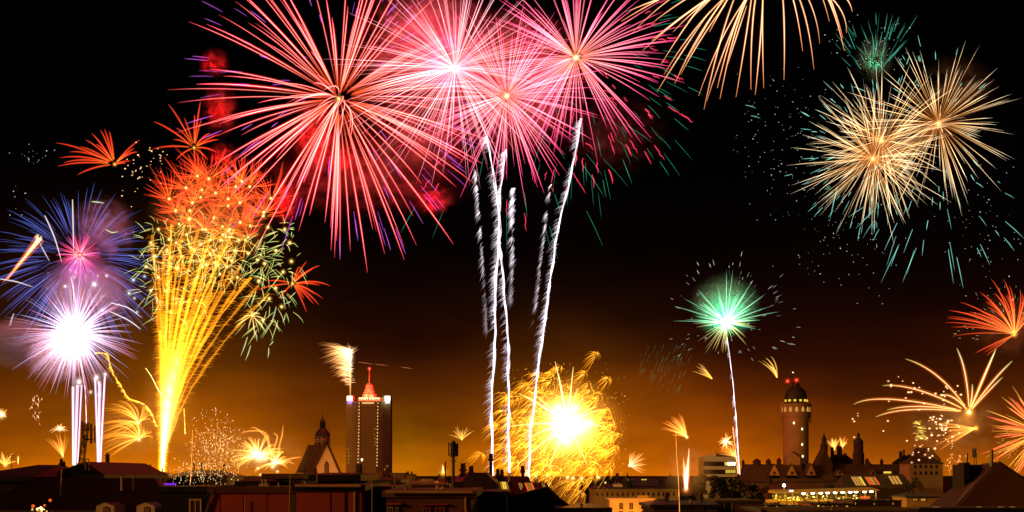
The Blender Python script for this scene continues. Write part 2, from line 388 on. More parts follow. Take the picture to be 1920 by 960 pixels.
# long roof running back to the left: ridge from the near gable to the belfry
X0, X1, Xr = wx(584, d), wx(640, d), wx(613.5, d)
XL = wx(541, d)
gb_ = MB().prism([(wx(584.5, d), wz(892, d)), (wx(640, d), wz(892, d)), (Xr, wz(831, d))], d - .6, d + .6).build('gable', M['pale_plaster'], ch)
mb = MB(); pr = [(wx(608.5, d), wz(886, d))]
wn_ = MB().prism([(wx(608.7, d), wz(890, d)), (wx(617, d), wz(890, d)), (wx(617, d), wz(870, d)), (wx(614.5, d), wz(866, d)), (wx(612.8, d), wz(864.4, d)), (wx(611, d), wz(866, d)), (wx(608.7, d), wz(870, d))], d - .72, d - .61).build('lancet_window', M['glass_dark'], ch)
mb = MB()
for x in (611.2, 613.8): mb.box(wx(x, d) - .12, wx(x, d) + .12, d - .8, d - .725, wz(888, d), wz(868, d))
sub(mb, 'mullions', 'stone', wn_, ch)
mb = MB()
for (xa, xb) in ((583, 613.5), (641.5, 613.5)):
    a, b = Vector((wx(xa, d), d - .9, wz(893, d))), Vector((wx(xb, d), d - .9, wz(829.5, d))); n = Vector((0, .9, 0))
    mb.tube([a, b], [.62, .62], None, 4, True)
mb.build('gable_coping', M['dark_wall'], ch)
MB().lathe([(.5, wz(831, d)), (.35, wz(826, d)), (.6, wz(824, d)), (.15, wz(822, d)), (.1, wz(817, d))], Xr, d - .3, 8).box(Xr - .5, Xr + .5, d - .4, d - .2, wz(821, d), wz(820, d)).build('finial', M['dark_wall'], ch)
yb = d + 20
mb = MB().poly([(wx(586, d), d + .7, wz(890, d)), (Xr, d + .7, wz(833, d)), (wx(566, d), yb, wz(833, d)), (XL, yb, wz(890, d)), (wx(640, d), d + .7, wz(890, d)), (wx(600, d), yb, wz(890, d))], [(0, 1, 2, 3), (1, 4, 5, 2), (0, 4, 1), (3, 2, 5), (0, 3, 5, 4)])
mb.build('roof', M['brown_roof'], ch)
MB().prism([(wx(541, d), wz(892, d)), (wx(566, d), wz(832, d)), (wx(569, d), wz(833, d)), (wx(546, d), wz(892, d))], yb - .2, yb + 1).build('rear_gable', M['brown_roof'], ch)
bxx, by_ = wx(591, d), d + 26
bt = MB().lathe([(15.5 * u, 30), (15.5 * u, wz(838, d)), (16.5 * u, wz(837, d)), (14 * u, wz(834.5, d)), (14 * u, wz(824, d)), (15.6 * u, wz(823, d)), (15.6 * u, wz(821.5, d)), (14 * u, wz(820.5, d)), (14 * u, wz(816.5, d)), (15.2 * u, wz(815.5, d))], bxx, by_, 8).build('belfry', M['stone'], ch)
for i in range(8):
    a = 2 * math.pi * (i + .5) / 8 ; x, y = bxx + math.cos(a) * 13.3 * u, by_ + math.sin(a) * 13.3 * u
    if y < by_: sub(MB().box(x - .55, x + .55, y - .35, y + .5, wz(832, d), wz(827, d)).box(x - .5, x + .5, y - .3, y + .5, wz(820.3, d), wz(817, d)), 'sound_opening', 'glass_dark', bt, ch)
MB().lathe([(15.2 * u, wz(815.5, d)), (14.5 * u, wz(812, d)), (13 * u, wz(808, d)), (10 * u, wz(804, d)), (6.5 * u, wz(800.5, d))], bxx, by_, 16).build('dome', M['copper'], ch)
mb = MB()
for i in range(8):
    a = 2 * math.pi * i / 8; mb.lathe([(.28, wz(801, d)), (.28, wz(788, d))], bxx + math.cos(a) * 4.6 * u, by_ + math.sin(a) * 4.6 * u, 6)
mb.lathe([(5.8 * u, wz(801, d)), (5.8 * u, wz(800, d))], bxx, by_, 12); mb.lathe([(6 * u, wz(788, d)), (5 * u, wz(785, d)), (2.5 * u, wz(782, d)), (1.2 * u, wz(778, d)), (.4 * u, wz(775, d)), (.3 * u, wz(770, d)), (.9 * u, wz(769, d)), (.3 * u, wz(768, d)), (.1 * u, wz(764, d))], bxx, by_, 12)
mb.build('lantern', M['copper'], ch)
for (x, y, dy, k) in ((597, 893, -16, 1), (625, 893, -16, .9), (583, 845, -10, .25)): lamp('facade_light', P(x, y, d + dy), (1, .34, .01), 3000 * k, ch, .4)  # lamps added to brighten the gable and belfry
house('church_annex', 'low pale annex with a lumpy roof at the foot of the church gable', 566, 600, 892, 884, 610, 10, 'x', 'stone', 'brown_roof', (3, 3), chim=((570, 875, 4, 2), (590, 878, 5, 2)))

# ---------------------------------------------------------------- old town hall with its round tower
d = 720.0; u = d / F
th = empty('town_hall', Vector((wx(1520, d), d + 15, 0)), 'long dark old town hall with steep dormer gables and round tower with lit windows', 'town hall')
MB().box(wx(1390, d), wx(1720, d), d, d + 26, 0, wz(902, d)).build('wall', M['dark_stone'], th)
rf = roof_mb(wx(1390, d), wx(1720, d), d, d + 26, wz(902, d) + .003, wz(870, d), 4, 4, .6).build('roof', M['brown_roof'], th)
for (x, w, yt) in ((1452, 12, 869), (1485, 11.5, 869), (1521, 11.5, 868), (1637, 10, 878), (1575, 12, 880), (1678, 12, 884)):
    g_ = MB().prism([(wx(x - w, d), wz(891.5, d)), (wx(x + w, d), wz(891.5, d)), (wx(x, d), wz(yt, d))], d + .2, d + 11).build('dormer', M['brown_roof'], th)
    sub(MB().prism([(wx(x - w * .86, d), wz(891.5, d)), (wx(x + w * .86, d), wz(891.5, d)), (wx(x, d), wz(yt + 3, d))], d - .15, d + .19), 'dormer_face', 'stone', g_, th)
    sub(MB().box(wx(x - 2, d), wx(x + 2, d), d - .3, d - .16, wz(889, d), wz(884, d)), 'dormer_window', 'glass_dark', g_, th)
for (x, y0, w) in ((1401, 863, 5), (1427, 861, 14), (1449, 861, 9), (1469, 859, 8), (1637, 860, 7), (1665, 861, 6), (1640, 866, 9)):
    mb = MB(); xx = wx(x, d)
    mb.lathe([(w * .55 * u, wz(880, d)), (w * .55 * u, wz(y0 + 4, d)), (w * .66 * u, wz(y0 + 3.5, d)), (w * .4 * u, wz(y0 + 1, d)), (w * .08 * u, wz(y0 - 2, d))], xx, d + 12.5, 8); sub(mb, 'roof_turret', 'dark_wall', rf, th)
tx, ty = wx(1505.5, d), d + 18
MB().lathe([(24.5 * u, 0), (24.2 * u, wz(800, d)), (24.2 * u, wz(783, d)), (26.5 * u, wz(776, d)), (27 * u, wz(772, d)), (27 * u, wz(759, d)), (28.5 * u, wz(757, d)), (28.5 * u, wz(754.5, d)), (21 * u, wz(754, d))], tx, ty, 32).build('tower', M['stone'], th)
for i in range(14):
    a = 2 * math.pi * (i + .25) / 14; x, y = tx + math.cos(a) * 27 * u, ty + math.sin(a) * 27 * u
    if math.sin(a) > .1: continue
    mb = MB(); q = 2.7 * u; o = Vector((math.cos(a), math.sin(a), 0)); s_ = Vector((-math.sin(a), math.cos(a), 0)); zb = wz(769.5, d); zt = wz(764.5, d)
    pts = [(-q, zb), (q, zb), (q, zt), (q * .7, zt + .7), (0, zt + 1.1), (-q * .7, zt + .7), (-q, zt)]; A = [Vector((x, y, 0)) + s_ * p + o * .12 + Z * z for p, z in pts]; B = [p - o * .5 for p in A]
    mb.poly(A + B, [tuple(range(7))[::-1], tuple(range(7, 14))] + [(k, (k + 1) % 7, (k + 1) % 7 + 7, k + 7) for k in range(7)])
    mb.build('arched_window', M['window_warm'], th)
    if i in (7, 8, 13, 0): continue
for i in range(12):
    a = 2 * math.pi * (i + .5) / 12
    if math.sin(a) > 0: continue
    MB().box(tx + math.cos(a) * 20.6 * u - .5, tx + math.cos(a) * 20.6 * u + .5, ty + math.sin(a) * 20.6 * u - .4, ty + math.sin(a) * 20.6 * u + .4, wz(750, d), wz(746, d)).build('gallery_window', M['window_yellow'], th)
dm = MB().lathe([(20.5 * u, wz(754.3, d)), (20.5 * u, wz(745, d)), (21.5 * u, wz(744.5, d)), (21 * u, wz(739, d)), (19.5 * u, wz(733, d)), (16.5 * u, wz(727.5, d)), (12 * u, wz(723.5, d)), (7.5 * u, wz(721, d)), (6 * u, wz(715, d)), (6.4 * u, wz(714.5, d)), (3 * u, wz(710, d)), (.9 * u, wz(706, d)), (.35 * u, wz(697, d))], tx, ty, 24).build('dome', M['copper'], th)
mb = MB()
for i in range(26):
    a = 2 * math.pi * i / 26; x, y = tx + math.cos(a) * 27.6 * u, ty + math.sin(a) * 27.6 * u; mb.box(x - .14, x + .14, y - .14, y + .14, wz(754.4, d), wz(751.5, d))
mb.build('balustrade', M['stone'], th)
for x in (1478, 1533): MB().lathe([(1.8 * u, wz(790, d)), (2.6 * u, wz(777, d)), (2.6 * u, wz(757, d)), (1.6 * u, wz(752, d)), (.2 * u, wz(748, d))], wx(x, d), ty, 8).build('corner_turret', M['stone'], th)
for (x, y) in ((1487.5, 711), (1504.5, 709)):
    MB().ball((wx(x, d), ty - 3, wz(y, d)), 2.0 * u, None, 10, 6).build('beacon', M['lamp_red'], th); bloom_halo(th, Vector((wx(x, d), ty - 3, wz(y, d))), 8 * u, (1, .03, .01), 1.2)
MB().bar((wx(1487.5, d), ty - 3, wz(711.5, d) - .5), (wx(1492, d), ty - 3, wz(724, d)), .12).bar((wx(1504.5, d), ty - 3, wz(709, d) - .5), (wx(1504.5, d), ty - 3, wz(716, d)), .12).build('beacon_bracket', M['metal'], th)
fg = MB().ball((wx(1498.5, d), ty - 2, wz(694, d)), .75 * u, None, 8, 5, (2, 1, .9)).build('flag', M['sign_white'], th)  # the flag's brightness is put in as emission
for i, (x, y) in enumerate(((1497.5, 791.5), (1513.5, 803), (1513.5, 832.5), (1514.5, 855))):
    dx = wx(x, d) - tx; yy = ty - math.sqrt(max(0, (24.2 * u) ** 2 - dx * dx))
    MB().box(wx(x - 1.1, d), wx(x + 1.1, d), yy - .3, yy + .8, wz(y + 1.8, d), wz(y - 1.8, d)).build('stair_window', M['window_white'], th)
mb = MB().prism([(wx(1480, d), wz(872, d)), (wx(1505, d), wz(872, d)), (wx(1505, d), wz(858, d)), (wx(1492, d), wz(848, d)), (wx(1480, d), wz(858, d))], d + 6, d + 12); mb.build('tower_porch', M['stone'], th)
house('stair_tower', 'squat lit turret house left of the round tower foot', 1479, 1503, 862, 847, 727, 8, 'x', 'dark_stone', 'slate', (2.5, 2.5), cat='turret')
for (x, y, dy, k) in ((1468, 850, -14, 1), (1476, 800, -16, .8)): lamp('facade_light', P(x, y, d + dy), (1, .33, .02), 4500 * k, th, .5)  # added lamps strengthen the orange light on the tower's left side
def turret(label, px, d, prf, mat='dark_wall', roofat=None):
    u = d / F; r = empty('lantern_turret', Vector((wx(px, d), d, 0)), label, 'turret', 'lantern turrets of the old town hall')
    k = next(i for i, p in enumerate(prf) if p[2])
    MB().lathe([(q * u, wz(y, d) if y < 2000 else 0) for q, y, t in prf[:k + 1]], r.location.x, d, 10).build('shaft', M[mat], r)
    MB().lathe([(q * u, wz(y, d)) for q, y, t in prf[k:]], r.location.x, d, 10).build('cap', M['copper'], r)
    return r
turret('slim lantern turret immediately right of the round tower', 1545, 735, [(7, 9999, 0), (7, 838, 0), (7.6, 837, 1), (5.5, 832, 1), (4.4, 829, 1), (4.4, 824, 1), (5, 823, 1), (2.4, 819, 1), (1.6, 816, 1), (.3, 811, 1)])
turret('tallest onion domed lantern turret of the town hall roofs', 1609.5, 735, [(11.5, 9999, 0), (11, 850, 0), (9.5, 849, 0), (9, 832, 0), (9.8, 831, 1), (8.8, 826, 1), (5.5, 823, 1), (2.8, 821, 1), (2.5, 816, 1), (3, 815, 1), (1.2, 812.5, 1), (.2, 807, 1)])
house('gabled_wing', 'steep gabled wing at the foot of the slim lantern turret', 1533, 1561, 872, 842, 726, 12, 'y', 'dark_wall', 'brown_roof', cat='building')
house('stepped_wing', 'dark wing with jagged chimneys between the two lantern turrets', 1560, 1603, 866, 852, 742, 14, 'x', 'dark_wall', 'slate', (2, 3), chim=((1566, 838, 6), (1580, 836, 9), (1590, 850, 6)), cat='building')
house('hazy_church', 'hazy brown church block with a pointed end at the right', 1722, 1764, 862, 838, 900, 30, 'y', 'stone', 'clay_roof', cat='church')
house('side_block', 'dark block with a spiky roof left of the hazy church', 1690, 1718, 868, 853, 760, 18, 'x', 'dark_wall', 'slate', (3, 3), chim=((1697, 846, 6), (1703, 843, 3), (1712, 852, 5)), cat='building')
house('old_block', 'pale windowed block below the hazy church', 1706, 1768, 868, 856, 600, 16, 'x', 'stone', 'brown_roof', (3, 3), wins=[(x, x + 4, y, y + 6, 'glass_dark') for x in (1714, 1724, 1734, 1744, 1754) for y in (872, 884)], cat='building')

# ---------------------------------------------------------------- flat office block and domed hall
d = 540.0
ob_ = house('office_block', 'flat-roofed office block with pale bands and a brightly lit corner', 1320, 1381, 856, None, d, 16, 'x', 'glass_dark', 'concrete', cat='office block')
for (y0, y1) in ((856.5, 865.5), (874, 880.5), (889, 894), (902, 960)):
    bx(MB(), 1319, 1382, y0, y1, d - .4, .39).build('band', M['pale_plaster'], ob_)
for (x0, x1, y0) in ((1328, 1337, 851.5), (1346, 1370, 850)): bx(MB(), x0, x1, y0, 856, d + 3, 5).build('roof_plant', M['pale_plaster' if x0 == 1328 else 'metal'], ob_)
for (x0, x1, y0, y1, m) in ((1364, 1379, 866.5, 872.5, 'window_white'), (1359, 1363.4, 866.5, 872.5, 'window_yellow'), *[(1361 + i * 3.2, 1362.8 + i * 3.2, 881, 887, 'window_yellow') for i in range(6)]):
    bx(MB(), x0, x1, y0, y1, d - .15, .12).build('lit_window', M[m], ob_)
d = 500.0; u = d / F
nh = empty('domed_hall', Vector((wx(1195, d), d + 15, 0)), 'long classical hall with two small domes and a raised middle roof', 'hall')
bx(MB(), 1112, 1272, 919, None, d, 24).build('wall', M['stone'], nh)
bx(MB(), 1110, 1274, 917, 919, d - .5, 25).build('cornice', M['stone'], nh)
mb = roof_mb(wx(1112, d), wx(1272, d), d, d + 24, wz(917, d) + .26, wz(908, d), 3, 3, .2); mb.build('roof', M['slate'], nh)
MB().poly([(wx(1182, d), d + 3, wz(912, d)), (wx(1242, d), d + 3, wz(912, d)), (wx(1236, d), d + 8, wz(896, d)), (wx(1193, d), d + 8, wz(896, d)), (wx(1182, d), d + 20, wz(912, d)), (wx(1242, d), d + 20, wz(912, d)), (wx(1236, d), d + 15, wz(896, d)), (wx(1193, d), d + 15, wz(896, d))],
          [(0, 1, 2, 3), (1, 5, 6, 2), (5, 4, 7, 6), (4, 0, 3, 7), (3, 2, 6, 7), (0, 4, 5, 1)]).build('middle_roof', M['slate'], nh)
for x in (1203, 1206.5, 1210): bx(MB(), x, x + 2.2, 898.2, 900.2, d + 6.6, .5).build('skylight', M['window_yellow'], nh)
bx(MB(), 1151, 1172, 907.5, 918, d + 4, 8).build('attic', M['pale_plaster'], nh)
for x in (1156, 1163): bx(MB(), x, x + 3, 910, 915, d + 3.9, .08).build('attic_window', M['window_dim'], nh)
for x in (1178, 1258.5):
    MB().lathe([(9.5 * u, wz(918, d)), (9.5 * u, wz(907, d)), (10 * u, wz(906, d)), (9 * u, wz(902, d)), (6 * u, wz(898, d)), (2.6 * u, wz(895.5, d)), (2.2 * u, wz(892, d)), (.5 * u, wz(889.5, d)), (.2 * u, wz(884, d))], wx(x, d), d + 4, 14).build('dome', M['slate'], nh)
for i in range(16):
    x = 1118 + i * 9.6; bx(MB(), x, x + 3.2, 923, 930, d - .1, .08).build('window', M['glass_dark'], nh)
d = 430.0
lw = empty('lit_wing', Vector((wx(1185, d), d + 8, 0)), 'orange floodlit facade with tall windows below the domed hall', 'building')
bx(MB(), 1143, 1226, 937, None, d, 14).build('wall', M['pale_plaster'], lw)
bx(MB(), 1140, 1229, 934.5, 937, d - .6, 15).build('cornice', M['pale_plaster'], lw)
bx(MB(), 1195, 1216, 929, 934.4, d - .4, 3).build('pediment', M['stone'], lw)
for x in (1161, 1180, 1202): window(lw, x, x + 7, 943, 955, d, 'glass_dark', .2, 'pale_plaster'); window(lw, x, x + 7, 958, 970, d, 'glass_dark', .2, 'pale_plaster')
mb = MB()
for x in (1149, 1174, 1194, 1222): bx(mb, x, x + 3.4, 937.1, 975, d - .3, .29)
mb.build('pilasters', M['pale_plaster'], lw)
for x in (1152, 1184, 1214): lamp('facade_light', P(x, 972, d - 7), (1, .29, .015), 1500, lw, .4)

# ---------------------------------------------------------------- lit market canopy
d = 420.0; u = d / F
mk = empty('market_canopy', Vector((wx(1545, d), d + 6, 0)), 'long yellow-lit canopy on thin posts over a busy terrace', 'canopy')
def cz(x): return 922.5 - max(0, (x - 1500)) * .030
mb = MB()
for (xa, xb) in ((1449, 1500), (1500, 1570), (1570, 1645)):
    z0, z1 = wz(cz(xa), d), wz(cz(xb), d); a, b = wx(xa, d), wx(xb, d)
    mb.poly([(a, d - 2, z0 - .25), (b, d - 2, z1 - .25), (b, d + 9, z1 - .25), (a, d + 9, z0 - .25), (a, d - 2, z0 + .05), (b, d - 2, z1 + .05), (b, d + 9, z1 + .6), (a, d + 9, z0 + .6)], [(0, 3, 2, 1), (4, 5, 6, 7), (0, 1, 5, 4), (1, 2, 6, 5), (2, 3, 7, 6), (3, 0, 4, 7)])
mb.build('roof', M['canopy_cloth'], mk)
for x in (1455, 1470, 1484, 1500, 1512, 1530, 1549, 1566, 1584, 1602, 1620, 1640):
    MB().box(wx(x, d) - .1, wx(x, d) + .1, d - 1.6, d - 1.4, 0, wz(cz(x), d) - .252).build('post', M['white_paint'], mk)
MB().bar((wx(1496, d), d - 2.3, wz(926, d)), (wx(1514, d), d - 2.6, wz(949, d)), .16).build('strut', M['metal'], mk)
bx(MB(), 1440, 1650, 938, None, d - 1, 12).build('terrace', M['canopy_cloth'], mk)
bx(MB(), 1449, 1644, 919, 938, d + 9.2, .5).build('back_wall', M['brown_roof'], mk)
gq = random.Random(61)
for i in range(46):
    x = gq.uniform(1447, 1618) if i % 3 else gq.uniform(1447, 1520); y = gq.uniform(928, 937.5); dd = d + gq.uniform(-2, 5)
    MB().ball((wx(x, dd), dd, wz(y, dd)), gq.uniform(.5, 1.25) * u, None, 8, 5, (gq.uniform(1, 2), 1, .8)).build('light_bulb', M[gq.choice(['window_yellow', 'lamp_yellow', 'lamp_yellow', 'window_warm', 'lamp_warm'])], mk)
sgn = MB()
for i, x in enumerate((1480, 1482.6, 1485.4)): bx(sgn, x, x + .7, 919, 922, d - 1, .2); bx(sgn, x + 1.3, x + 1.9, 919 + (i % 2), 922, d - 1, .2); bx(sgn, x, x + 1.9, 919, 919.6, d - 1.02, .2)
bx(sgn, 1480, 1488, 922.1, 922.4, d - 1, .2).build('sign', M['sign_white'], mk)
for i, x in enumerate((1507, 1524, 1539, 1552, 1566, 1580, 1594, 1605, 1621, 1634)):
    y = cz(x) + 3.2; r = empty('canopy_lamp', P(x, y, d - .5), '', 'lamp', 'lamps under the lit canopy')
    r['label'] = 'glowing white lamp under the canopy, ' + ['nearest the dark strut', 'second right of the dark strut', 'third right of the dark strut', 'fourth right of the dark strut', 'fifth right of the dark strut', 'fifth counted from the dark right end', 'fourth from the dark right end', 'third from the dark right end', 'second from the dark right end', 'last at the dark right end'][i]
    MB().ball(tuple(P(x, y, d - .5)), 2.6 * u, None, 10, 6, (1.5, 1, .72)).build('globe', M['lamp_white'], r)
    MB().bar(tuple(P(x, y - 1.6, d - .5)), tuple(P(x, cz(x) - .1, d - .5)), .05).build('stem', M['metal'], r)
    if i % 2 == 0: lamp('lamp_light', P(x, y + 2.5, d + 1), (1, .62, .03), 700, r, .4)
for x in (1461, 1480, 1496): lamp('terrace_light', P(x, 931, d + 3), (1, .62, .03), 800, mk, .4)
g = random.Random(5); n_ = 0
cols = ['pale_plaster', 'clay_roof', 'white_paint', 'panel_red', 'stone', 'dark_wall']
for i in range(26):
    x = 1446 + i * 6.1 + g.uniform(-2, 2); y = g.uniform(931, 937); dd = d + g.uniform(-.5, 6); w = g.uniform(2, 5)
    t = empty('terrace_table', Vector((wx(x, dd), dd, 0)), 'small covered terrace table under the yellow canopy', 'table', 'terrace tables under the yellow canopy')
    bx(MB(), x - w / 2, x + w / 2, y, y + .8, dd, 1.2).build('top', M[g.choice(cols)], t); bx(MB(), x - .5, x + .5, y + .82, 938, dd + .4, .3).build('leg', M['metal'], t)
bx(MB(), 1615, 1631, 930.5, 937, d - 1.3, 1.5).build('red_booth', M['window_red'])
bpy.data.objects['red_booth']['label'] = 'glowing red booth at the right end of the canopy'; bpy.data.objects['red_booth']['category'] = 'booth'
# lower terrace roofs in front of the canopy, catching its light
for (x0, x1, y, dd, lab, m) in ((1432, 1468, 946, 330, 'low flat roof with yellow light spots below the canopy start', 'dark_wall'), (1468, 1530, 950, 335, 'low cluttered flat roof right below the canopy strut', 'dark_wall'), (1530, 1600, 944, 345, 'low brown flat roof below the row of canopy lamps', 'maroon_wall'),
                                (1600, 1690, 938, 350, 'wide dark flat roof right of the canopy', 'dark_wall')):
    rr = house('flat_house', lab, x0, x1, y, None, dd, 22, 'x', m, 'slate', cat='building')
    for k in range(7):
        xx = x0 + 3 + k * (x1 - x0 - 8) / 7; bx(MB(), xx, xx + g.uniform(1.5, 4), y + 2.5 + g.uniform(0, 3), y + 7 + g.uniform(0, 3), dd - .06, .05).build('window', M[g.choice(['window_yellow', 'window_yellow', 'window_dim', 'glass_dark', 'window_warm']) if x0 < 1590 else 'window_dim' if k % 3 == 0 else 'glass_dark'], rr)
    for k in range(4):
        xx = x0 + 4 + k * (x1 - x0 - 6) / 4; bx(MB(), xx, xx + g.uniform(3, 7), y - g.uniform(1.5, 4), y - .003, dd + g.uniform(2, 9), 3).build('roof_box', M['brown_roof'], rr)
r = empty('street_lamp', Vector((wx(1470, 400), 400, 0)), 'single bright white lamp on a mast left above the canopy', 'street lamp')
MB().bar((wx(1470, 400), 400, 0), (wx(1470, 400), 400, wz(911, 400)), .09).build('mast', M['metal'], r)
MB().ball((wx(1470, 400), 400, wz(910, 400)), 3.0 * 400 / F, None, 10, 6).build('globe', M['lamp_white'], r)
lamp('lamp_light', Vector((wx(1470, 400), 399, wz(911, 400))), (1, .7, .3), 700, r, .3)
# house with glowing slanted attic windows
d = 520.0
at_ = house('attic_house', 'long house with three glowing slanted attic windows', 1580, 1712, 914, 889, d, 14, 'x', 'dark_wall', 'brown_roof', (2, 2), cat='house')
def slantwin(root, x0, x1, t0, t1, d, ye, yr, dep, mats, lean=.0, n=4, ov=.35, seed=1):
    """strips of lit glass lying 6 cm above a front roof slope, t from eave (0) to ridge (1)"""
    g = random.Random(seed); ze, zr = wz(ye, d), wz(yr, d); yf, ym = d - ov, d + dep / 2
    def pt(x, t, h): return (wx(x, d), yf + (ym - yf) * t - h * .6, ze + (zr - ze) * t + h * .8)
    for i in range(n):
        a, b = x0 + (x1 - x0) * i / n, x0 + (x1 - x0) * (i + .72) / n; q = lean
        A = [pt(a, t0, .06), pt(b, t0, .06), pt(b - q, t1, .06), pt(a - q, t1, .06)]; B = [pt(a, t0, .001), pt(b, t0, .001), pt(b - q, t1, .001), pt(a - q, t1, .001)]
        MB().poly(A + B, [(0, 1, 2, 3), (7, 6, 5, 4), (0, 4, 5, 1), (1, 5, 6, 2), (2, 6, 7, 3), (3, 7, 4, 0)]).build('attic_window', M[g.choice(mats)], root)
slantwin(at_, 1606, 1626, .15, .80, d, 914, 889, 14, ['window_warm', 'window_yellow', 'window_warm'], 4, 4, seed=2)
slantwin(at_, 1632, 1653, .2, .78, d, 914, 889, 14, ['window_red', 'window_red', 'window_warm', 'window_dim'], 4, 5, seed=3)
slantwin(at_, 1676, 1696, .25, .85, d, 914, 889, 14, ['window_warm', 'window_warm', 'window_dim'], 3, 3, seed=4)
bx(MB(), 1658, 1671, 884, 887.5, d + 6, 1).build('attic_lamp', M['window_yellow'], at_)
house('pale_shop', 'low dim house with lit ground windows at the right', 1700, 1762, 931, 924, 380, 14, 'x', 'stone', 'slate', (2, 2), wins=[(1727, 1735, 935, 939, 'window_warm'), (1712, 1720, 935, 939, 'window_dim')], chim=((1725, 918, 4),))

# ---------------------------------------------------------------- trees
def leafy(label, px, ytop, wpx, d, seed, ybot=None):
    g = random.Random(seed); u = d / F; cx = wx(px, d); zt = wz(ytop, d); w = wpx * u / 2; h = min(zt - 4, w * 2.4)
    r = empty('tree', Vector((cx, d, 0)), label, 'tree', 'dark trees between the roofs')
    mb = MB().tube([Vector((cx, d, 0)), Vector((cx + .2, d, zt - h)), Vector((cx - .2, d + .2, zt - h * .3))], [.45, .32, .08], None, 8)
    for i in range(9):
        a = g.uniform(0, 6.28); z0 = zt - h * g.uniform(.5, 1); mb.tube([Vector((cx, d, z0)), Vector((cx + math.cos(a) * w * .45, d + math.sin(a) * w * .45, z0 + h * .18)), Vector((cx + math.cos(a) * w * .8, d + math.sin(a) * w * .8, z0 + h * .28))], [.14, .09, .03], None, 5)
    mb.build('trunk', M['bark'], r)
    cl = [(Vector((cx + g.gauss(0, w * .42), d + g.gauss(0, w * .42), zt - h * .48 + g.gauss(0, h * .2))), g.uniform(.22, .42) * w) for _ in range(22)]
    mb = MB(); s0 = max(.22, w * .05)
    for i in range(1700):
        c, q = g.choice(cl); v = Vector((g.gauss(0, 1), g.gauss(0, 1), g.gauss(0, 1))).normalized() * q * g.uniform(.5, 1.05); p = c + v
        if p.z > zt: continue
        a = Vector((g.gauss(0, 1), g.gauss(0, 1), g.gauss(0, 1))).normalized(); b = a.orthogonal().normalized() * s0 * g.uniform(.6, 1.2); a = a.cross(b).normalized() * s0 * g.uniform(.6, 1.2)
        mb.poly([p - a - b, p + a - b, p + a + b, p - a + b], [(0, 1, 2, 3)])
    mb.build('crown', M['leaf'], r)
leafy('dark bushy tree in front of the office block, left one', 1350, 893, 44, 330, 1); leafy('dark bushy tree in front of the office block, widest one', 1378, 891, 56, 345, 2)
leafy('dark tree between office block and the canopy lamp', 1415, 908, 44, 350, 3); leafy('scrubby bare-topped tree behind the white ground fountain', 1310, 890, 30, 450, 4)
leafy('dark tree left of the attic windows behind the canopy', 1555, 903, 44, 470, 5); leafy('round dark tree hiding the right end of the attic house', 1712, 896, 34, 480, 6)
leafy('small dark tree by the low wall right of the fountain foot', 1290, 922, 34, 300, 7); leafy('dark tree in front of the lit facade right end', 1244, 930, 34, 320, 8)

# ---------------------------------------------------------------- near roofs, left to right
house('hip_roof_house', 'black hip-roofed house at the far left corner', -60, 58, 894, 870, 85, 14, 'x', 'black_roof', 'black_roof', (2, .9), wins=[(20, 30, 936, 942, 'window_red', 'black_roof'), (36, 42, 938, 942, 'window_dim', 'black_roof')])
house('low_house', 'low black house with a small turret stub beside the corner house', 56, 112, 892, 886, 120, 10, 'x', 'black_roof', 'slate', (1, 1), chim=((82, 868, 5), (86, 873, 9)))
gh = house('gable_house', 'black gabled house under the lattice mast', 108, 187, 890, 865, 90, 16, 'y', 'black_roof', 'black_roof', (1.6, 0))
fb = house('dormer_house', 'wide black house with two pale arched dormers', -40, 330, 958, 897, 78, 14, 'x', 'black_roof', 'black_roof', (1, 3))
d = 75.5
for (x, lab) in ((197, 'left'), (273, 'right')):
    q = 17
    dr = empty('arched_dormer', Vector((wx(x, d), d, wz(968, d))), 'pale arched dormer, the one nearer the ' + ('lattice mast' if lab == 'left' else 'orange rocket trail'), 'dormer', 'pale arched dormers on the black roof')
    pr = [(x - q, 966), (x - q, 950), (x - q + 3, 947), (x - 9, 946.5), (x - 6, 944), (x, 942.5), (x + 6, 944), (x + 9, 946.5), (x + q - 3, 947), (x + q, 950), (x + q, 966)]
    MB().prism([(wx(a, d), wz(b, d)) for a, b in pr], d, d + 2.2).build('front', M['pale_plaster'], dr)
    wv = [(x - 6, 966), (x - 6, 953), (x - 3.5, 950.5), (x, 949.6), (x + 3.5, 950.5), (x + 6, 953), (x + 6, 966)]
    wnn = MB().prism([(wx(a + 3, d), wz(b, d)) for a, b in wv], d - .03, d - .004).build('arched_window', M['glass_dark'], dr)
    mb = MB()
    for k in (-3, 0, 3): mb.box(wx(x + 3 + k, d) - .012, wx(x + 3 + k, d) + .012, d - .05, d - .031, wz(966, d), wz(952, d))
    sub(mb, 'glazing_bars', 'pale_plaster', wnn, dr)
    lamp('dormer_light', P(x + 2, 958, d - 2.2), (1, .42, .12), 7, dr, .2)
# blurred party of lights on the black roof terrace
pt = empty('roof_party', P(78, 960, 60), 'cluster of glowing lanterns on the black roof at lower left', 'lanterns')
g = random.Random(8)
for i in range(17):
    x, y, q = (g.gauss(78, 8), g.gauss(954, 3.5), g.uniform(.8, 2.6)) if i < 15 else ((94, 938, 3), (62, 949, 3.4))[i - 15]
    MB().ball(tuple(P(x, y, 60 + g.uniform(-.5, .5))), q * 60 / F, None, 10, 6).build('lantern', M[g.choice(['window_yellow', 'window_warm', 'window_red', 'lamp_warm']) if i < 15 else 'window_red'], pt)
bx(MB(), 56, 104, 958, 962, 60.6, .2).build('ledge', M['maroon_wall'], pt); bx(MB(), 58, 62, 957, 985, 60.3, .06).bar(tuple(P(98, 957, 60.3)), tuple(P(98, 990, 60.3)), .03).build('rail_posts', M['metal'], pt)
r = empty('lightning_rod', P(115, 912, 80), 'thin pale rod on the left slope of the black gable', 'rod')
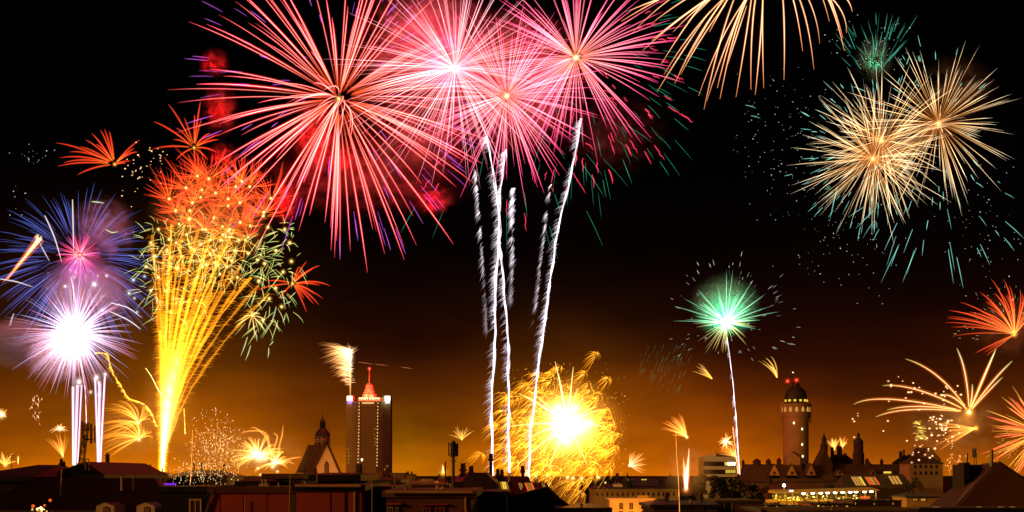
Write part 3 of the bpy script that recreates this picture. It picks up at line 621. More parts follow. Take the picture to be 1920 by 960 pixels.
MB().bar(tuple(P(114.5, 908, 80)), tuple(P(115.5, 880, 80)), .03).build('rod', M['pole_metal'], r); MB().bar(tuple(P(114.5, 930, 80)), tuple(P(114.5, 908, 80)), .05).build('socket', M['metal'], r)

def lattice_mast(label, d, x0, y0, x1, y1, w, pan):
    r = empty('lattice_mast', P(x0, y0, d), label, 'antenna mast'); a, b = P(x0, y0, d), P(x1, y1, d); hw = w * d / F / 2; mb = MB(); n = 11
    cs = [Vector((-hw, -hw, 0)), Vector((hw, -hw, 0)), Vector((hw, hw, 0)), Vector((-hw, hw, 0))]
    for c in cs: mb.bar(a + c, b + c, hw * .16)
    for i in range(n):
        p, q = a + (b - a) * (i / n), a + (b - a) * ((i + 1) / n)
        for k in range(4):
            mb.bar(p + cs[k], q + cs[(k + 1) % 4], hw * .11); mb.bar(q + cs[k], q + cs[(k + 1) % 4], hw * .11)
            if i % 2: mb.bar(q + cs[k], p + cs[(k + 1) % 4], hw * .11)
    mb.build('lattice', M['metal'], r)
    for (px, py0, py1, pw, dy, m) in pan:
        c0_, c1_ = wx(px - pw / 2, d), wx(px + pw / 2, d); o = MB().box(c0_, c1_, d + dy, d + dy + (c1_ - c0_) * .6, wz(py1, d), wz(py0, d)); o.build('antenna_panel', M[m], r)
    mb = MB()
    for (px, py0, py1, pw, dy, m) in pan:
        for y in (py0 + (py1 - py0) * .25, py1 - (py1 - py0) * .2): mb.bar((wx(px, d), d + dy + .08, wz(y, d)), tuple(a + (b - a) * max(0, min(1, (y0 - y) / (y0 - y1)))), .025)
    mb.build('bracket', M['metal'], r); return r
lattice_mast('lattice mast with reddish antenna panels on the black gable', 88, 152, 872, 162, 793, 9, [(156.5, 790, 822, 3.6, -.25, 'panel_red'), (163, 794, 826, 2.6, .1, 'panel_red'), (172, 795, 832, 4.2, -.15, 'panel_red'), (176, 798, 830, 2.4, .2, 'dark_wall'), (160, 818, 842, 2.6, -.3, 'dark_wall')])
r = empty('roof_frame', P(165, 880, 89), 'small square metal frame on the black gable beside the mast', 'frame')
MB().bar(tuple(P(160, 882, 89)), tuple(P(160, 861, 89)), .03).bar(tuple(P(166.5, 882, 89)), tuple(P(166.5, 861, 89)), .03).bar(tuple(P(158, 861, 89)), tuple(P(167, 861, 89)), .03).build('bars', M['metal'], r)
house('long_house', 'long brown far roof with a row of chimneys behind the black gable', 186, 306, 894, 881, 250, 16, 'x', 'dark_wall', 'clay_roof', (3, 3), chim=((192, 852, 7, 3), (229, 878, 3), (242, 879, 3), (262, 875, 4), (285, 880, 3)))
house('flat_dark_house', 'dark house with a tilted gable strip and one dim window', 302, 398, 912, None, 72, 12, 'x', 'black_roof', 'black_roof', wins=[(358, 376, 938, 966, 'glass_dark', 'pale_plaster')])
bx(MB(), 308, 328, 906.2, 909.5, 76, .3).build('light_strip', M['strip_violet']); tag(bpy.data.objects['light_strip'], 'violet glowing strip on the dark flat roof edge', 'light strip')
house('dim_long_house', 'dim long house behind the cream sparks', 312, 425, 892, 881, 260, 16, 'x', 'brown_roof', 'brown_roof', (3, 3), chim=((347, 868, 2), (362, 870, 3), (405, 874, 3)))
rw = house('red_house', 'reddish blank firewall beneath the cream sparks', 396, 541, 913, None, 66, 14, 'x', 'red_wall', 'maroon_wall', cat='house')
mb = MB()
for x in (412, 455, 500): bx(mb, x, x + .8, 916, 990, 66 - .02, .018)
bx(mb, 470, 473, 940, 990, 66 - .03, .028).build('wall_joint', M['dark_wall'], rw)
for (x, w, h) in ((430, 14, 3), (445, 6, 2), (410, 10, 2)): bx(MB(), x, x + w, 913 - h, 912.9, 67, 1).build('roof_box', M['dark_wall'], rw)
MB().poly([tuple(P(398, 917, 65.8)), tuple(P(402, 917, 65.8)), tuple(P(380, 985, 65.8)), tuple(P(376, 985, 65.8)), tuple(P(398, 917, 65.9)), tuple(P(402, 917, 65.9)), tuple(P(380, 985, 65.9)), tuple(P(376, 985, 65.9))], [(0, 1, 2, 3), (7, 6, 5, 4), (0, 4, 5, 1), (1, 5, 6, 2), (2, 6, 7, 3), (3, 7, 4, 0)]).build('gable_strip', M['clay_roof'], rw)
house('back_roof', 'dark boxy roof behind the red firewall', 497, 562, 888, None, 78, 10, 'x', 'dark_wall', 'clay_roof', wins=())
house('small_roof', 'small black roof left of the pale chimney pair', 456, 492, 902, 897, 74, 8, 'x', 'black_roof', 'black_roof', (.4, .4))
cp = empty('twin_chimney', P(494, 916, 70), 'pale twin-pot chimney standing behind the red firewall', 'chimney'); d = 70
bx(MB(), 485, 503, 907, 917, d, .5).build('base', M['pale_plaster'], cp)
for x in (489.5, 496): bx(MB(), x, x + 3.4, 898, 906.9, d + .1, .1).build('pot', M['pale_plaster'], cp)
house('red_block', 'larger red blank wall with a shadowed groove, centre left', 556, 678, 908, None, 60, 12, 'x', 'red_wall', 'black_roof')
rb = [o for o in bpy.data.objects if o.get('label') == 'larger red blank wall with a shadowed groove, centre left'][0]
mb = MB(); bx(mb, 646, 650, 922, 990, 59.96, .038); bx(mb, 619, 620, 912, 990, 59.97, .028); mb.build('wall_joint', M['black_roof'], rb)
rh = house('roof_hut', 'dark roof hut with a reddish slanted end on the larger red wall', 596, 662, 890, 886, 66, 8, 'x', 'black_roof', 'black_roof', (.2, .2), chim=((668, 886, 9, 1, 'clay_roof'),))
bx(MB(), 611, 634, 893, 903, 65.9, .09).build('hatch', M['maroon_wall'], rh)
house('dark_gap_house', 'black house in the gap right of the larger red wall', 676, 728, 912, None, 64, 12, 'x', 'black_roof', 'black_roof')
house('lean_house', 'brown low house strip behind the black gap house', 690, 745, 900, 893, 150, 12, 'x', 'dark_wall', 'brown_roof', (1, 1), chim=((712, 896, 3), (722, 897, 3)))
ph = house('pale_window_house', 'dark red house with pale-framed windows in the middle bottom', 724, 886, 919, None, 58, 12, 'x', 'maroon_wall', 'clay_roof', wins=[(728, 736, 952, 975, 'glass_dark', 'pale_plaster'), (742, 747, 952, 975, 'glass_dark', 'pale_plaster'), (795, 806, 953, 975, 'glass_dark', 'red_wall'), (818, 832, 953, 975, 'glass_dark', 'red_wall'), (866, 876, 956, 975, 'glass_dark', 'red_wall')])
bx(MB(), 724, 752, 943, 946.5, 57.7, .28).box(wx(787, 58), wx(840, 58), 57.75, 57.99, wz(947, 58), wz(944.5, 58)).build('window_ledge', M['red_wall'], ph)
for (x, a) in ((820, 9), (826, 5), (830, 7)): MB().lathe([(.06, wz(919, 60)), (.06, wz(919 - a, 60))], wx(x, 60), 60, 8).build('vent_pipe', M['pole_metal'], ph)
house('far_flat_roof', 'flat far roof with boxy plant right of the slab tower', 732, 757, 886.5, None, 420, 20, 'x', 'dark_wall', 'slate')
house('far_plant_roof', 'cluttered far roof beside the flat far roof', 755, 772, 889, None, 430, 20, 'x', 'dark_stone', 'slate', chim=((760, 885, 6), (768, 886, 4)))
house('far_gable', 'low brown far gable left of the antenna cluster', 772, 812, 903, 898, 300, 14, 'x', 'dark_wall', 'clay_roof', (4, 4))
house('far_strip', 'long low brown far roof left of the antenna cluster', 724, 838, 908, 904, 200, 14, 'x', 'dark_wall', 'clay_roof', (3, 3), wins=[(828, 836, 895, 903, 'window_dim')] and [])
# antenna cluster
d = 84
an = empty('antenna_mast', P(850, 920, d), 'dark pole with a ring of upright mobile antenna panels', 'antenna mast')
MB().bar(tuple(P(850, 925, d)), tuple(P(850, 826, d)), .09).bar(tuple(P(850, 905, d)), tuple(P(842, 920, d)), .05).bar(tuple(P(850, 905, d)), tuple(P(858, 920, d)), .05).build('pole', M['metal'], an)
for i, (dx, dy, y0, y1) in enumerate(((-8.3, 0, 829, 855), (-4, -.2, 830, 857), (3.8, -.2, 828, 856), (8.2, 0, 830, 856), (-1, -.3, 828, 848), (6, .2, 832, 855))):
    bx(MB(), 850 + dx - 1.3, 850 + dx + 1.3, y0, y1, d + dy, .05).build('antenna_panel', M['metal'], an)
mb = MB()
for y in (834, 852): mb.bar(tuple(P(841, y, d)), tuple(P(859, y, d)), .025).bar(tuple(P(846, y, d - .25)), tuple(P(856, y, d + .25)), .025)
for k in range(7): mb.bar(tuple(P(843 + k * 2.2, 856, d)), tuple(P(845 + k * 1.6, 866, d)), .012)
mb.build('bracket', M['metal'], an)
def pole(label, x, y0, y1, d, rr=.03, top=None, mat='pole_metal'):
    r = empty('roof_pole', P(x, y1, d), label, 'pole', 'thin poles on the near roofs')
    MB().bar(tuple(P(x, y1, d)), tuple(P(top or x, y0, d)), rr, 8).build('rod', M[mat], r); MB().bar(tuple(P(x, y1, d)), tuple(P(x, y1 - 6, d)), rr * 1.8, 8).build('sleeve', M['metal'], r)
pole('thin dark pole immediately left of the antenna cluster', 835, 865, 925, 80, .035, None, 'metal')
pole('thin pole right of the red firewall, in front of the boxy roof', 542, 888, 985, 58, .022, 544); pole('short thin pole low on the red firewall', 459, 932, 985, 56, .02)
pole('thin pole in front of the slab tower', 697.5, 862, 985, 55, .018); pole('short thin pole on the roof edge left of the larger red wall', 594, 890, 912, 62, .02)
pole('short thin pole right of the slab tower foot', 740, 888, 915, 62, .02)
# middle mansards
house('hatched_house', 'dark roof with box chimneys under the antenna cluster', 857, 920, 903, 886, 90, 12, 'x', 'black_roof', 'slate', (.4, .6), chim=((863, 879, 10, 5), (879, 884, 7, 5)))
gw = empty('gable_wall', Vector((wx(900, 82), 82, 0)), 'dark slanting gable wall with a thin lit edge, centre', 'house')
MB().prism([(wx(868, 82), 0), (wx(868, 82), wz(900, 82)), (wx(885, 82), wz(886, 82)), (wx(912, 82), wz(886, 82)), (wx(934, 82), wz(908, 82)), (wx(934, 82), 0)], 82, 92).build('wall', M['dark_wall'], gw)
mb = MB(); mb.tube([P(912, 885.6, 81.9), P(934, 907.6, 81.9)], [.05, .05], None, 4, True); mb.build('coping', M['pole_metal'], gw)
house('terrace_house', 'dark stepped house under the slanting gable wall', 885, 950, 921, None, 70, 10, 'x', 'black_roof', 'black_roof')
ms = house('mansard_house', 'black mansard with glinting slanted skylights under the white trails', 922, 992, 925, 893, 100, 12, 'x', 'black_roof', 'black_roof', (.3, .3), chim=((920, 860, 6, 1), (932, 889, 4), (940, 890, 4), (981, 883, 6, 4)))
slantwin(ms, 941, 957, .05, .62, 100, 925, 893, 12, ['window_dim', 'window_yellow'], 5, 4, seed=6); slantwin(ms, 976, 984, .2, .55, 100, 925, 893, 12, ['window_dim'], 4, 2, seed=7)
m2 = house('second_mansard', 'second black mansard with red glinting skylight strips at its right', 986, 1028, 938, 906, 92, 12, 'x', 'black_roof', 'black_roof', (.3, .3), chim=())
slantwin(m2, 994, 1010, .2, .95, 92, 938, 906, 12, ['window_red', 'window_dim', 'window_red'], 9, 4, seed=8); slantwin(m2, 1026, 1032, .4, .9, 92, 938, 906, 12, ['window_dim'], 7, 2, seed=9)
sl = empty('sloping_roof', Vector((wx(1040, 88), 88, 0)), 'black roof edge sloping down right in front of the golden explosion', 'house')
MB().prism([(wx(950, 88), 0), (wx(950, 88), wz(932, 88)), (wx(1024, 88), wz(912, 88)), (wx(1030, 88), wz(914, 88)), (wx(1050, 88), wz(934, 88)), (wx(1070, 88), wz(948, 88)), (wx(1074, 88), 0)], 87, 88.5).build('wall', M['black_roof'], sl)
house('low_black_house', 'long low black roof at the bottom under the golden explosion', 1050, 1142, 952, None, 80, 12, 'x', 'black_roof', 'black_roof')
# right bottom
house('dark_row_house', 'dark low roof in front of the trees at the bottom right of centre', 1226, 1345, 946, 940, 140, 12, 'x', 'dark_wall', 'slate', (1, 1), wins=[(1306, 1318, 950, 962, 'glass_dark'), (1286, 1296, 952, 962, 'glass_dark')], chim=((1262, 932, 6), (1330, 934, 5)))
vw = house('violet_house', 'low dull mauve wall right of the dark low roof', 1344, 1432, 938, None, 150, 12, 'x', 'maroon_wall', 'brown_roof', wins=[(1345, 1371, 943, 966, 'glass_dark', 'stone')])
house('dark_hollow_house', 'dark flat house at the bottom under the terrace roofs', 1430, 1480, 955, None, 130, 12, 'x', 'dark_wall', 'slate')
bt_ = house('bottom_house', 'dark flat roof at the bottom right of the terrace roofs', 1478, 1765, 957, None, 120, 14, 'x', 'dark_wall', 'brown_roof')
d = 70
tr = empty('tent_gable', Vector((wx(1860, d), d + 5, 0)), 'large dark house with a brown blank gable at the right edge', 'house')
MB().prism([(wx(1790, d), 0), (wx(1790, d), wz(958, d)), (wx(1872, d), wz(867, d)), (wx(1968, d), wz(930, d)), (wx(1968, d), 0)], d, d + .5).build('gable', M['maroon_wall'], tr)
MB().poly([(wx(1788, d), d + .4, wz(958, d)), (wx(1872, d), d + .4, wz(866.5, d)), (wx(1842, d + 8), d + 8, wz(869, d + 8)), (wx(1738, d + 8), d + 8, wz(952, d + 8)), (wx(1788, d), d + .4, wz(961, d)), (wx(1738, d + 8), d + 8, wz(956, d + 8)), (wx(1970, d), d + .4, wz(930, d)), (wx(1925, d + 8), d + 8, wz(925, d + 8))],
          [(0, 1, 2, 3), (0, 3, 5, 4), (1, 6, 7, 2), (0, 4, 1), (2, 7, 5, 3), (4, 5, 7, 6)]).build('roof', M['black_roof'], tr)
MB().box(wx(1800, d), wx(1968, d), d + .51, d + 7.9, 0, wz(962, d)).build('wall', M['black_roof'], tr)
mb = MB(); mb.tube([P(1873, 866, d - .05), P(1968, 929, d - .05)], [.06, .06], None, 4, True); mb.build('verge', M['dark_wall'], tr)
MB().box(wx(1808, d + 5), wx(1842, d + 5), d + 5, d + 7, wz(960, d), wz(871, d + 5)).box(wx(1856, d), wx(1868, d), d + 4, d + 5, wz(900, d), wz(866, d)).build('chimney', M['black_roof'], tr)
MB().box(wx(1862, d), wx(1865, d), d + .2, d + .5, wz(875, d), wz(842, d)).build('flue', M['metal'], tr)
an2 = empty('roof_antennas', P(1825, 872, 74.5), 'short antenna panels on the black chimney stack at the right', 'antennas')
for (x, y0, y1, w) in ((1814, 850, 873, 2.2), (1824.5, 840, 858, 2.6), (1829.5, 840, 858, 2.6), (1827, 843, 873, 1.2), (1831, 850, 873, 1)): bx(MB(), x - w / 2, x + w / 2, y0, y1, 74.5, .06).build('antenna_panel', M['metal'], an2)
lg = empty('parapet', Vector((wx(1840, 42), 42, 0)), 'dark parapet strip along the bottom right corner', 'wall')
MB().box(wx(1722, 42), wx(1960, 42), 42, 43, 0, wz(954, 42)).build('wall', M['black_roof'], lg)
MB().box(wx(1722, 42), wx(1960, 42), 41.93, 43.07, wz(954, 42) + .003, wz(951, 42)).build('coping', M['metal'], lg)
for (x0, x1) in ((1748, 1762), (1832, 1840), (1872, 1881), (1894, 1903)): bx(MB(), x0, x1, 949.9, 951, 42.1, .05).build('edge_light', M['window_dim'], lg)
# rows of far houses filling the town between
g = random.Random(77)
for i in range(46):
    d = g.uniform(320, 900); x = g.uniform(40, 1880); w = g.uniform(24, 60) * 300 / d
    if (640 < x < 735 and d > 1000) or (1100 < x < 1290 and d < 560) or (1430 < x < 1700 and d < 480): continue
    y = HZ + (HC - g.uniform(15.5, 19)) * F / d; house('town_house', 'dark distant town house among the far rooftops', x - w, x + w, y, y - g.uniform(3, 4.6) * F / d, d, 12, 'x', 'dark_stone', g.choice(['brown_roof', 'slate', 'clay_roof']), (2, 2), chim=((x - w * .4, y - 5.6 * F / d, 1.3 * F / d),) if g.random() < .6 else (), group='distant town houses on the skyline')
# ================================================================ clutter on the near roofs
g = random.Random(404)
def roof_clutter(items):
    for (kind, x, y, d, label) in items:
        u = d / F
        if kind == 'aerial':
            r = empty('roof_aerial', P(x, y + 16, d), label, 'aerial', 'aerials on the near roofs')
            mb = MB().bar(tuple(P(x, y + 30, d)), tuple(P(x, y, d)), .022, 6); mb.build('mast', M['metal'], r)
            mb = MB(); mb.bar(tuple(P(x - 7, y + 3, d)), tuple(P(x + 7, y + 2.4, d)), .012, 5)
            for k in range(6): mb.bar((wx(x - 6 + k * 2.3, d), d - .3, wz(y + 2.7, d)), (wx(x - 6 + k * 2.3, d), d + .3, wz(y + 2.7, d)), .009, 4)
            mb.bar(tuple(P(x - 4, y + 8, d)), tuple(P(x + 4, y + 8, d)), .01, 5); mb.build('rods', M['metal'], r)
        elif kind == 'vent':
            r = empty('roof_vent', P(x, y + 12, d), label, 'vent', 'vents on the near roofs')
            MB().lathe([(2.4 * u, wz(y + 30, d)), (2.4 * u, wz(y + 3, d))], wx(x, d), d, 10).build('pipe', M['pole_metal'], r)
            MB().lathe([(3.8 * u, wz(y + 2.6, d)), (3.4 * u, wz(y + 1, d)), (.5 * u, wz(y, d))], wx(x, d), d, 10).build('cowl', M['metal'], r)
        elif kind == 'dish':
            r = empty('satellite_dish', P(x, y + 10, d), label, 'dish', 'dishes on the near roofs')
            MB().bar(tuple(P(x, y + 24, d)), tuple(P(x, y + 4, d)), .025, 6).build('post', M['metal'], r)
            mb = MB().lathe([(.02, -.02), (.16, .0), (.28, .05), (.36, .11), (.35, .12), (.27, .07), (.15, .02)], 0, 0, 16)
            mb.v = [(wx(x, d) + a, d - .12 - c * .8 + b * .25, wz(y + 3, d) + b) for a, b, c in mb.v]; mb.build('reflector', M['pole_metal'], r)
        else:
            r = empty('roof_window', P(x, y, d), label, 'skylight', 'skylights on the near roofs')
            X0, X1, z0, z1 = wx(x - 7, d), wx(x + 7, d), wz(y + 8, d), wz(y, d)
            MB().poly([(X0, d - .12, z0), (X1, d - .12, z0), (X1, d + .5, z1), (X0, d + .5, z1), (X0, d - .02, z0 - .02), (X1, d - .02, z0 - .02), (X1, d + .6, z1 - .02), (X0, d + .6, z1 - .02)], [(0, 1, 2, 3), (7, 6, 5, 4), (0, 4, 5, 1), (1, 5, 6, 2), (2, 6, 7, 3), (3, 7, 4, 0)]).build('frame', M['metal'], r)
            t = .06
            MB().poly([(X0 + t, d - .135, z0 + t * .5), (X1 - t, d - .135, z0 + t * .5), (X1 - t, d + .455, z1 - t * .5), (X0 + t, d + .455, z1 - t * .5), (X0 + t, d - .125, z0 + t * .5), (X1 - t, d - .125, z0 + t * .5), (X1 - t, d + .465, z1 - t * .5), (X0 + t, d + .465, z1 - t * .5)], [(0, 1, 2, 3), (7, 6, 5, 4), (0, 4, 5, 1), (1, 5, 6, 2), (2, 6, 7, 3), (3, 7, 4, 0)]).build('pane', M['glass_dark'], r)
roof_clutter([('aerial', 22, 852, 88, 'thin comb aerial on the far left hip roof'), ('vent', 228, 890, 76, 'squat vent pipe on the roof ridge above the arched dormers'), ('vent', 250, 888, 76.4, 'second vent pipe nearer the fountain foot on the dormer roof ridge'),
              ('aerial', 425, 893, 67, 'comb aerial on the red firewall beneath the cream sparks'), ('vent', 523, 903, 67, 'vent pipe on the red firewall beside the thin pole'),
              ('vent', 572, 899, 62, 'vent pipe at the left corner of the larger red wall'), ('aerial', 706, 898, 65, 'comb aerial on the black gap house'),
              ('vent', 760, 911, 59, 'vent pipe over the pale framed windows'), ('aerial', 872, 866, 91, 'comb aerial right of the antenna cluster'),
              ('vent', 955, 886, 104, 'vent pipe on the mansard between two white trails'), ('aerial', 1008, 890, 96, 'comb aerial on the second mansard ridge'), ('vent', 1090, 944, 82, 'vent pipe on the long low black roof'),
              ('vent', 1295, 934, 142, 'vent pipe on the dark low roof by the trees'), ('aerial', 1390, 918, 151, 'comb aerial on the dull mauve wall'), ('vent', 1560, 950, 121, 'vent pipe on the dark flat roof at the bottom right'), ('aerial', 1690, 935, 122, 'comb aerial on the dark flat roof near the parapet')])
# gutters and ledges that catch the light on the near walls
for lab, x0, x1, y, d, m in (('red firewall', 396, 541, 915.5, 66, 'pole_metal'), ('larger red', 556, 678, 910.5, 60, 'pole_metal'), ('dark red house', 724, 886, 922, 58, 'pole_metal'), ('two pale arched dormers', -40, 330, 958.5, 78, 'metal')):
    for o in list(bpy.data.objects):
        if o.parent is None and lab in str(o.get('label', '')) and o.name.split('.')[0] in ('red_house', 'red_block', 'pale_window_house', 'dormer_house'):
            MB().tube([Vector((wx(x0, d), d - .42, wz(y, d))), Vector((wx(x1, d), d - .42, wz(y + .3, d)))], [.055, .055], None, 8, True).build('gutter', M[m], o)
            MB().tube([Vector((wx(x1, d) - .25, d - .08, wz(y, d))), Vector((wx(x1, d) - .25, d - .08, wz(y + 90, d)))], [.045, .045], None, 8, True).build('downpipe', M[m], o)
# ================================================================ FIREWORKS
R = random.Random(11)
SKYG = 'fireworks bursting over the city'
def mul(c, k): return (c[0] * k, c[1] * k, c[2] * k)
def mixc(a, b, t): return (a[0] + (b[0] - a[0]) * t, a[1] + (b[1] - a[1]) * t, a[2] + (b[2] - a[2]) * t)
def ramp(*st):
    def f(t):
        for (t0, c0), (t1, c1) in zip(st, st[1:]):
            if t <= t1: return mixc(c0, c1, max(0, (t - t0) / (t1 - t0)) if t1 > t0 else 0)
        return st[-1][1]
    return f
def prof(t): return .14 + 1.02 * max(0, math.sin(math.pi * min(1, .16 + .84 * t))) ** .8
def streak(mb, pts, r, cf, hf=None, hw=2.5, k=1.0, pf=prof, n=4):
    m = len(pts) - 1
    mb.tube(pts, [r * pf(i / m) for i in range(m + 1)], [mul(cf(i / m), k * .62) for i in range(m + 1)], n)
    if hf: mb.tube(pts, [r * hw * pf(i / m) for i in range(m + 1)], [mul(hf(i / m), k * .85) for i in range(m + 1)], 5)
def glowball(mb, c, r, col, k=1.0, shells=6, sq=(1, 1, 1)):
    for i in range(shells):
        f = ((i + 1) / shells) ** 1.6
        mb.ball(c, r * f, mul(col, k * (.075 * (1 - f) / (.05 + f * f) + .012)), 12, 8, sq)
def bez(a, b, c, n=10):
    return [a * (1 - t) ** 2 + b * 2 * t * (1 - t) + c * t * t for t in [i / n for i in range(n + 1)]]
def spline(p, n=6):
    q = [p[0]] + p + [p[-1]]; out = []
    for i in range(1, len(q) - 2):
        for j in range(n):
            t = j / n; a, b, c, d = q[i - 1], q[i], q[i + 1], q[i + 2]
            out.append(.5 * (2 * b + (c - a) * t + (2 * a - 5 * b + 4 * c - d) * t * t + (3 * b - a - 3 * c + d) * t ** 3))
    return out + [p[-1]]
def parts(root, name, items, limit=100, rest='fine_streaks'):
    """items: (size, MB) built round the root; the largest become parts of their own"""
    items.sort(key=lambda a: -a[0])
    for _, mb in items[:limit]: mb.build(name, GLOW, root, Vector((0, 0, 0)))
    if len(items) > limit:
        b = MB()
        for _, mb in items[limit:]: b.extend(mb)
        o = b.build(rest, GLOW, root, Vector((0, 0, 0))); o['kind'] = 'stuff'
def fib(n, rng, jit=1.3):
    for i in range(n):
        z = 1 - 2 * (i + .5) / n; a = i * 2.399963 + rng.uniform(-jit, jit); z += rng.uniform(-1, 1) * jit / n * 4; z = max(-1, min(1, z)); q = math.sqrt(1 - z * z)
        yield Vector((q * math.cos(a), q * math.sin(a), z))
def shell(items, u, rng, Rr, n, rw, cf, hf=None, t0=.06, t1=1.0, spread=(.86, 1.06), g=.06, wind=(0, 0), segs=8, acc=None, hw=2.5, ease=.25, kvar=.3, off=(0, 0, 0), flat=1.0, pf=prof, zig=0, len_=None):
    o = Vector(off) * u
    for v in fib(n, rng):
        if acc and not acc(v): continue
        v = Vector((v.x, v.y * flat, v.z)); L = Rr * rng.uniform(*spread) * u; pts = []
        a, b = t0, t1
        if len_: a = rng.uniform(t0, t1 - len_); b = a + len_ * rng.uniform(.5, 1.2)
        for j in range(segs + 1):
            t = a + (b - a) * j / segs; s = t * (1 + ease * (1 - t))
            p = o + v * (L * s) + Vector((wind[0] * Rr * u * t * t, 0, (wind[1] - g) * Rr * u * t * t))
            if zig: p = p + Vector((rng.uniform(-zig, zig), rng.uniform(-zig, zig), rng.uniform(-zig, zig))) * u
            pts.append(p)
        mb = MB(); streak(mb, pts, rw * rng.uniform(.6, 1.25) * u, cf, hf, hw, rng.uniform(1 - kvar, 1 + kvar), pf)
        items.append((math.hypot(pts[-1].x - pts[0].x, pts[-1].z - pts[0].z), mb))
def core(root, u, r, col, k=1.0, off=(0, 0, 0), name='core', sq=(1, 1, 1)):
    mb = MB(); glowball(mb, Vector(off) * u, r * u, col, k, 7, sq); return mb.build(name, GLOW, root, Vector((0, 0, 0)))
def flash(root, loc, d, col, k):            # the light the burning stars throw on smoke and roofs
    return lamp('burst_light', loc, col, k * 4 * math.pi * (30 * d / F) ** 2, root, 3 * d / F)
def burst(name, label, px, py, d, cat='firework', group=SKYG):
    return empty(name, P(px, py, d), label, cat, group), d / F, random.Random(int(px * 7 + py))

# ---- the four great red and pink shells
r, u, g = burst('firework_shell', 'largest red shell with long droopy pink streaks and violet tips', 635, 185, 640)
it = []
A_c = ramp((0, (.25, .03, .005)), (.1, (.5, .12, .05)), (.3, (1.9, .62, .50)), (.75, (1.9, .55, .50)), (1, (1.0, .12, .14)))
A_h = ramp((0, (.12, .008, .002)), (.5, (.27, .002, .006)), (1, (.30, .001, .015)))
shell(it, u, g, 322, 146, .56, A_c, A_h, t0=.09, spread=(.66, 1.05), g=.075, segs=12, wind=(-.01, 0), hw=4.2, kvar=.45)
shell(it, u, g, 75, 14, .8, A_c, A_h, t0=.1, spread=(.5, 1.0), g=.6, wind=(-.5, 0), segs=8)
parts(r, 'streak', it, 100)
it = []
shell(it, u, g, 312, 95, .5, ramp((0, (.30, .06, .34)), (1, (.55, .16, .58))), ramp((0, (.04, 0, .06)), (1, (.06, 0, .09))), t0=.66, t1=1.06, len_=.2, g=.12, segs=4, wind=(.01, 0), kvar=.5)
parts(r, 'violet_tip', it, 100)
core(r, u, 9, (1.0, .5, .12), 1.3); flash(r, r.location, 640, (1, .001, .003), 120)

r, u, g = burst('firework_shell', 'white-hot pink shell of dense thin streaks behind magenta smoke', 852, 128, 690)
it = []
shell(it, u, g, 228, 215, .42, ramp((0, (.45, .22, .18)), (.35, (1.3, .8, .75)), (1, (1.0, .3, .36))), ramp((0, (.05, .01, .01)), (1, (.10, .0, .025))), t0=.03, spread=(.6, 1.06), g=.05, segs=8, wind=(-.03, 0))
parts(r, 'streak', it, 100)
core(r, u, 66, (1, .42, .36), .20, sq=(1.35, 1, .7)); core(r, u, 11, (1, .7, .45), 1.0, name='hot_core'); flash(r, r.location, 690, (1, .003, .06), 330)

r, u, g = burst('firework_shell', 'middle pink shell straight above the white rising trails', 950, 180, 600)
it = []
shell(it, u, g, 190, 150, .40, ramp((0, (.6, .18, .06)), (.3, (1.6, .60, .64)), (1, (1.0, .10, .22))), ramp((0, (.14, .01, .01)), (1, (.26, .0, .05))), t0=.07, spread=(.75, 1.06), g=.055, segs=8, hw=3.8)
parts(r, 'streak', it, 100)
it = []
shell(it, u, g, 225, 34, .6, lambda t: (.75, .06, .10), lambda t: (.12, 0, .01), t0=.78, t1=1.02, len_=.14, g=.14, segs=5, zig=1.6, acc=lambda v: v.z < .3)
shell(it, u, g, 265, 44, .38, lambda t: (.015, .24, .12), None, t0=.7, t1=1.05, len_=.22, g=.3, segs=4, acc=lambda v: v.z < .4)
parts(r, 'tip_spark', it, 100)
core(r, u, 13, (1, .5, .14), 1.5); flash(r, r.location, 600, (1, .001, .05), 180)

r, u, g = burst('firework_shell', 'pink shell furthest from the red one, shedding red zigzags and green sparks', 1080, 108, 610)
it = []
shell(it, u, g, 196, 160, .40, ramp((0, (.7, .25, .1)), (.3, (1.6, .58, .62)), (1, (1.0, .10, .22))), ramp((0, (.14, .01, .01)), (1, (.27, .0, .06))), t0=.06, spread=(.75, 1.1), g=.06, segs=8, hw=3.8)
parts(r, 'streak', it, 100)
it = []
rt = lambda v: v.x > -.35 and v.z < .55
shell(it, u, g, 235, 90, .62, lambda t: (.85, .07, .12), lambda t: (.12, 0, .01), t0=.72, t1=1.05, len_=.13, g=.16, segs=5, zig=1.5, acc=rt)
shell(it, u, g, 258, 150, .38, lambda t: (.015, .26, .13), None, t0=.62, t1=1.1, len_=.2, g=.16, segs=4, acc=rt)
parts(r, 'tip_spark', it, 100)
core(r, u, 14, (1, .55, .2), 1.6); flash(r, r.location, 610, (1, .001, .04), 120)

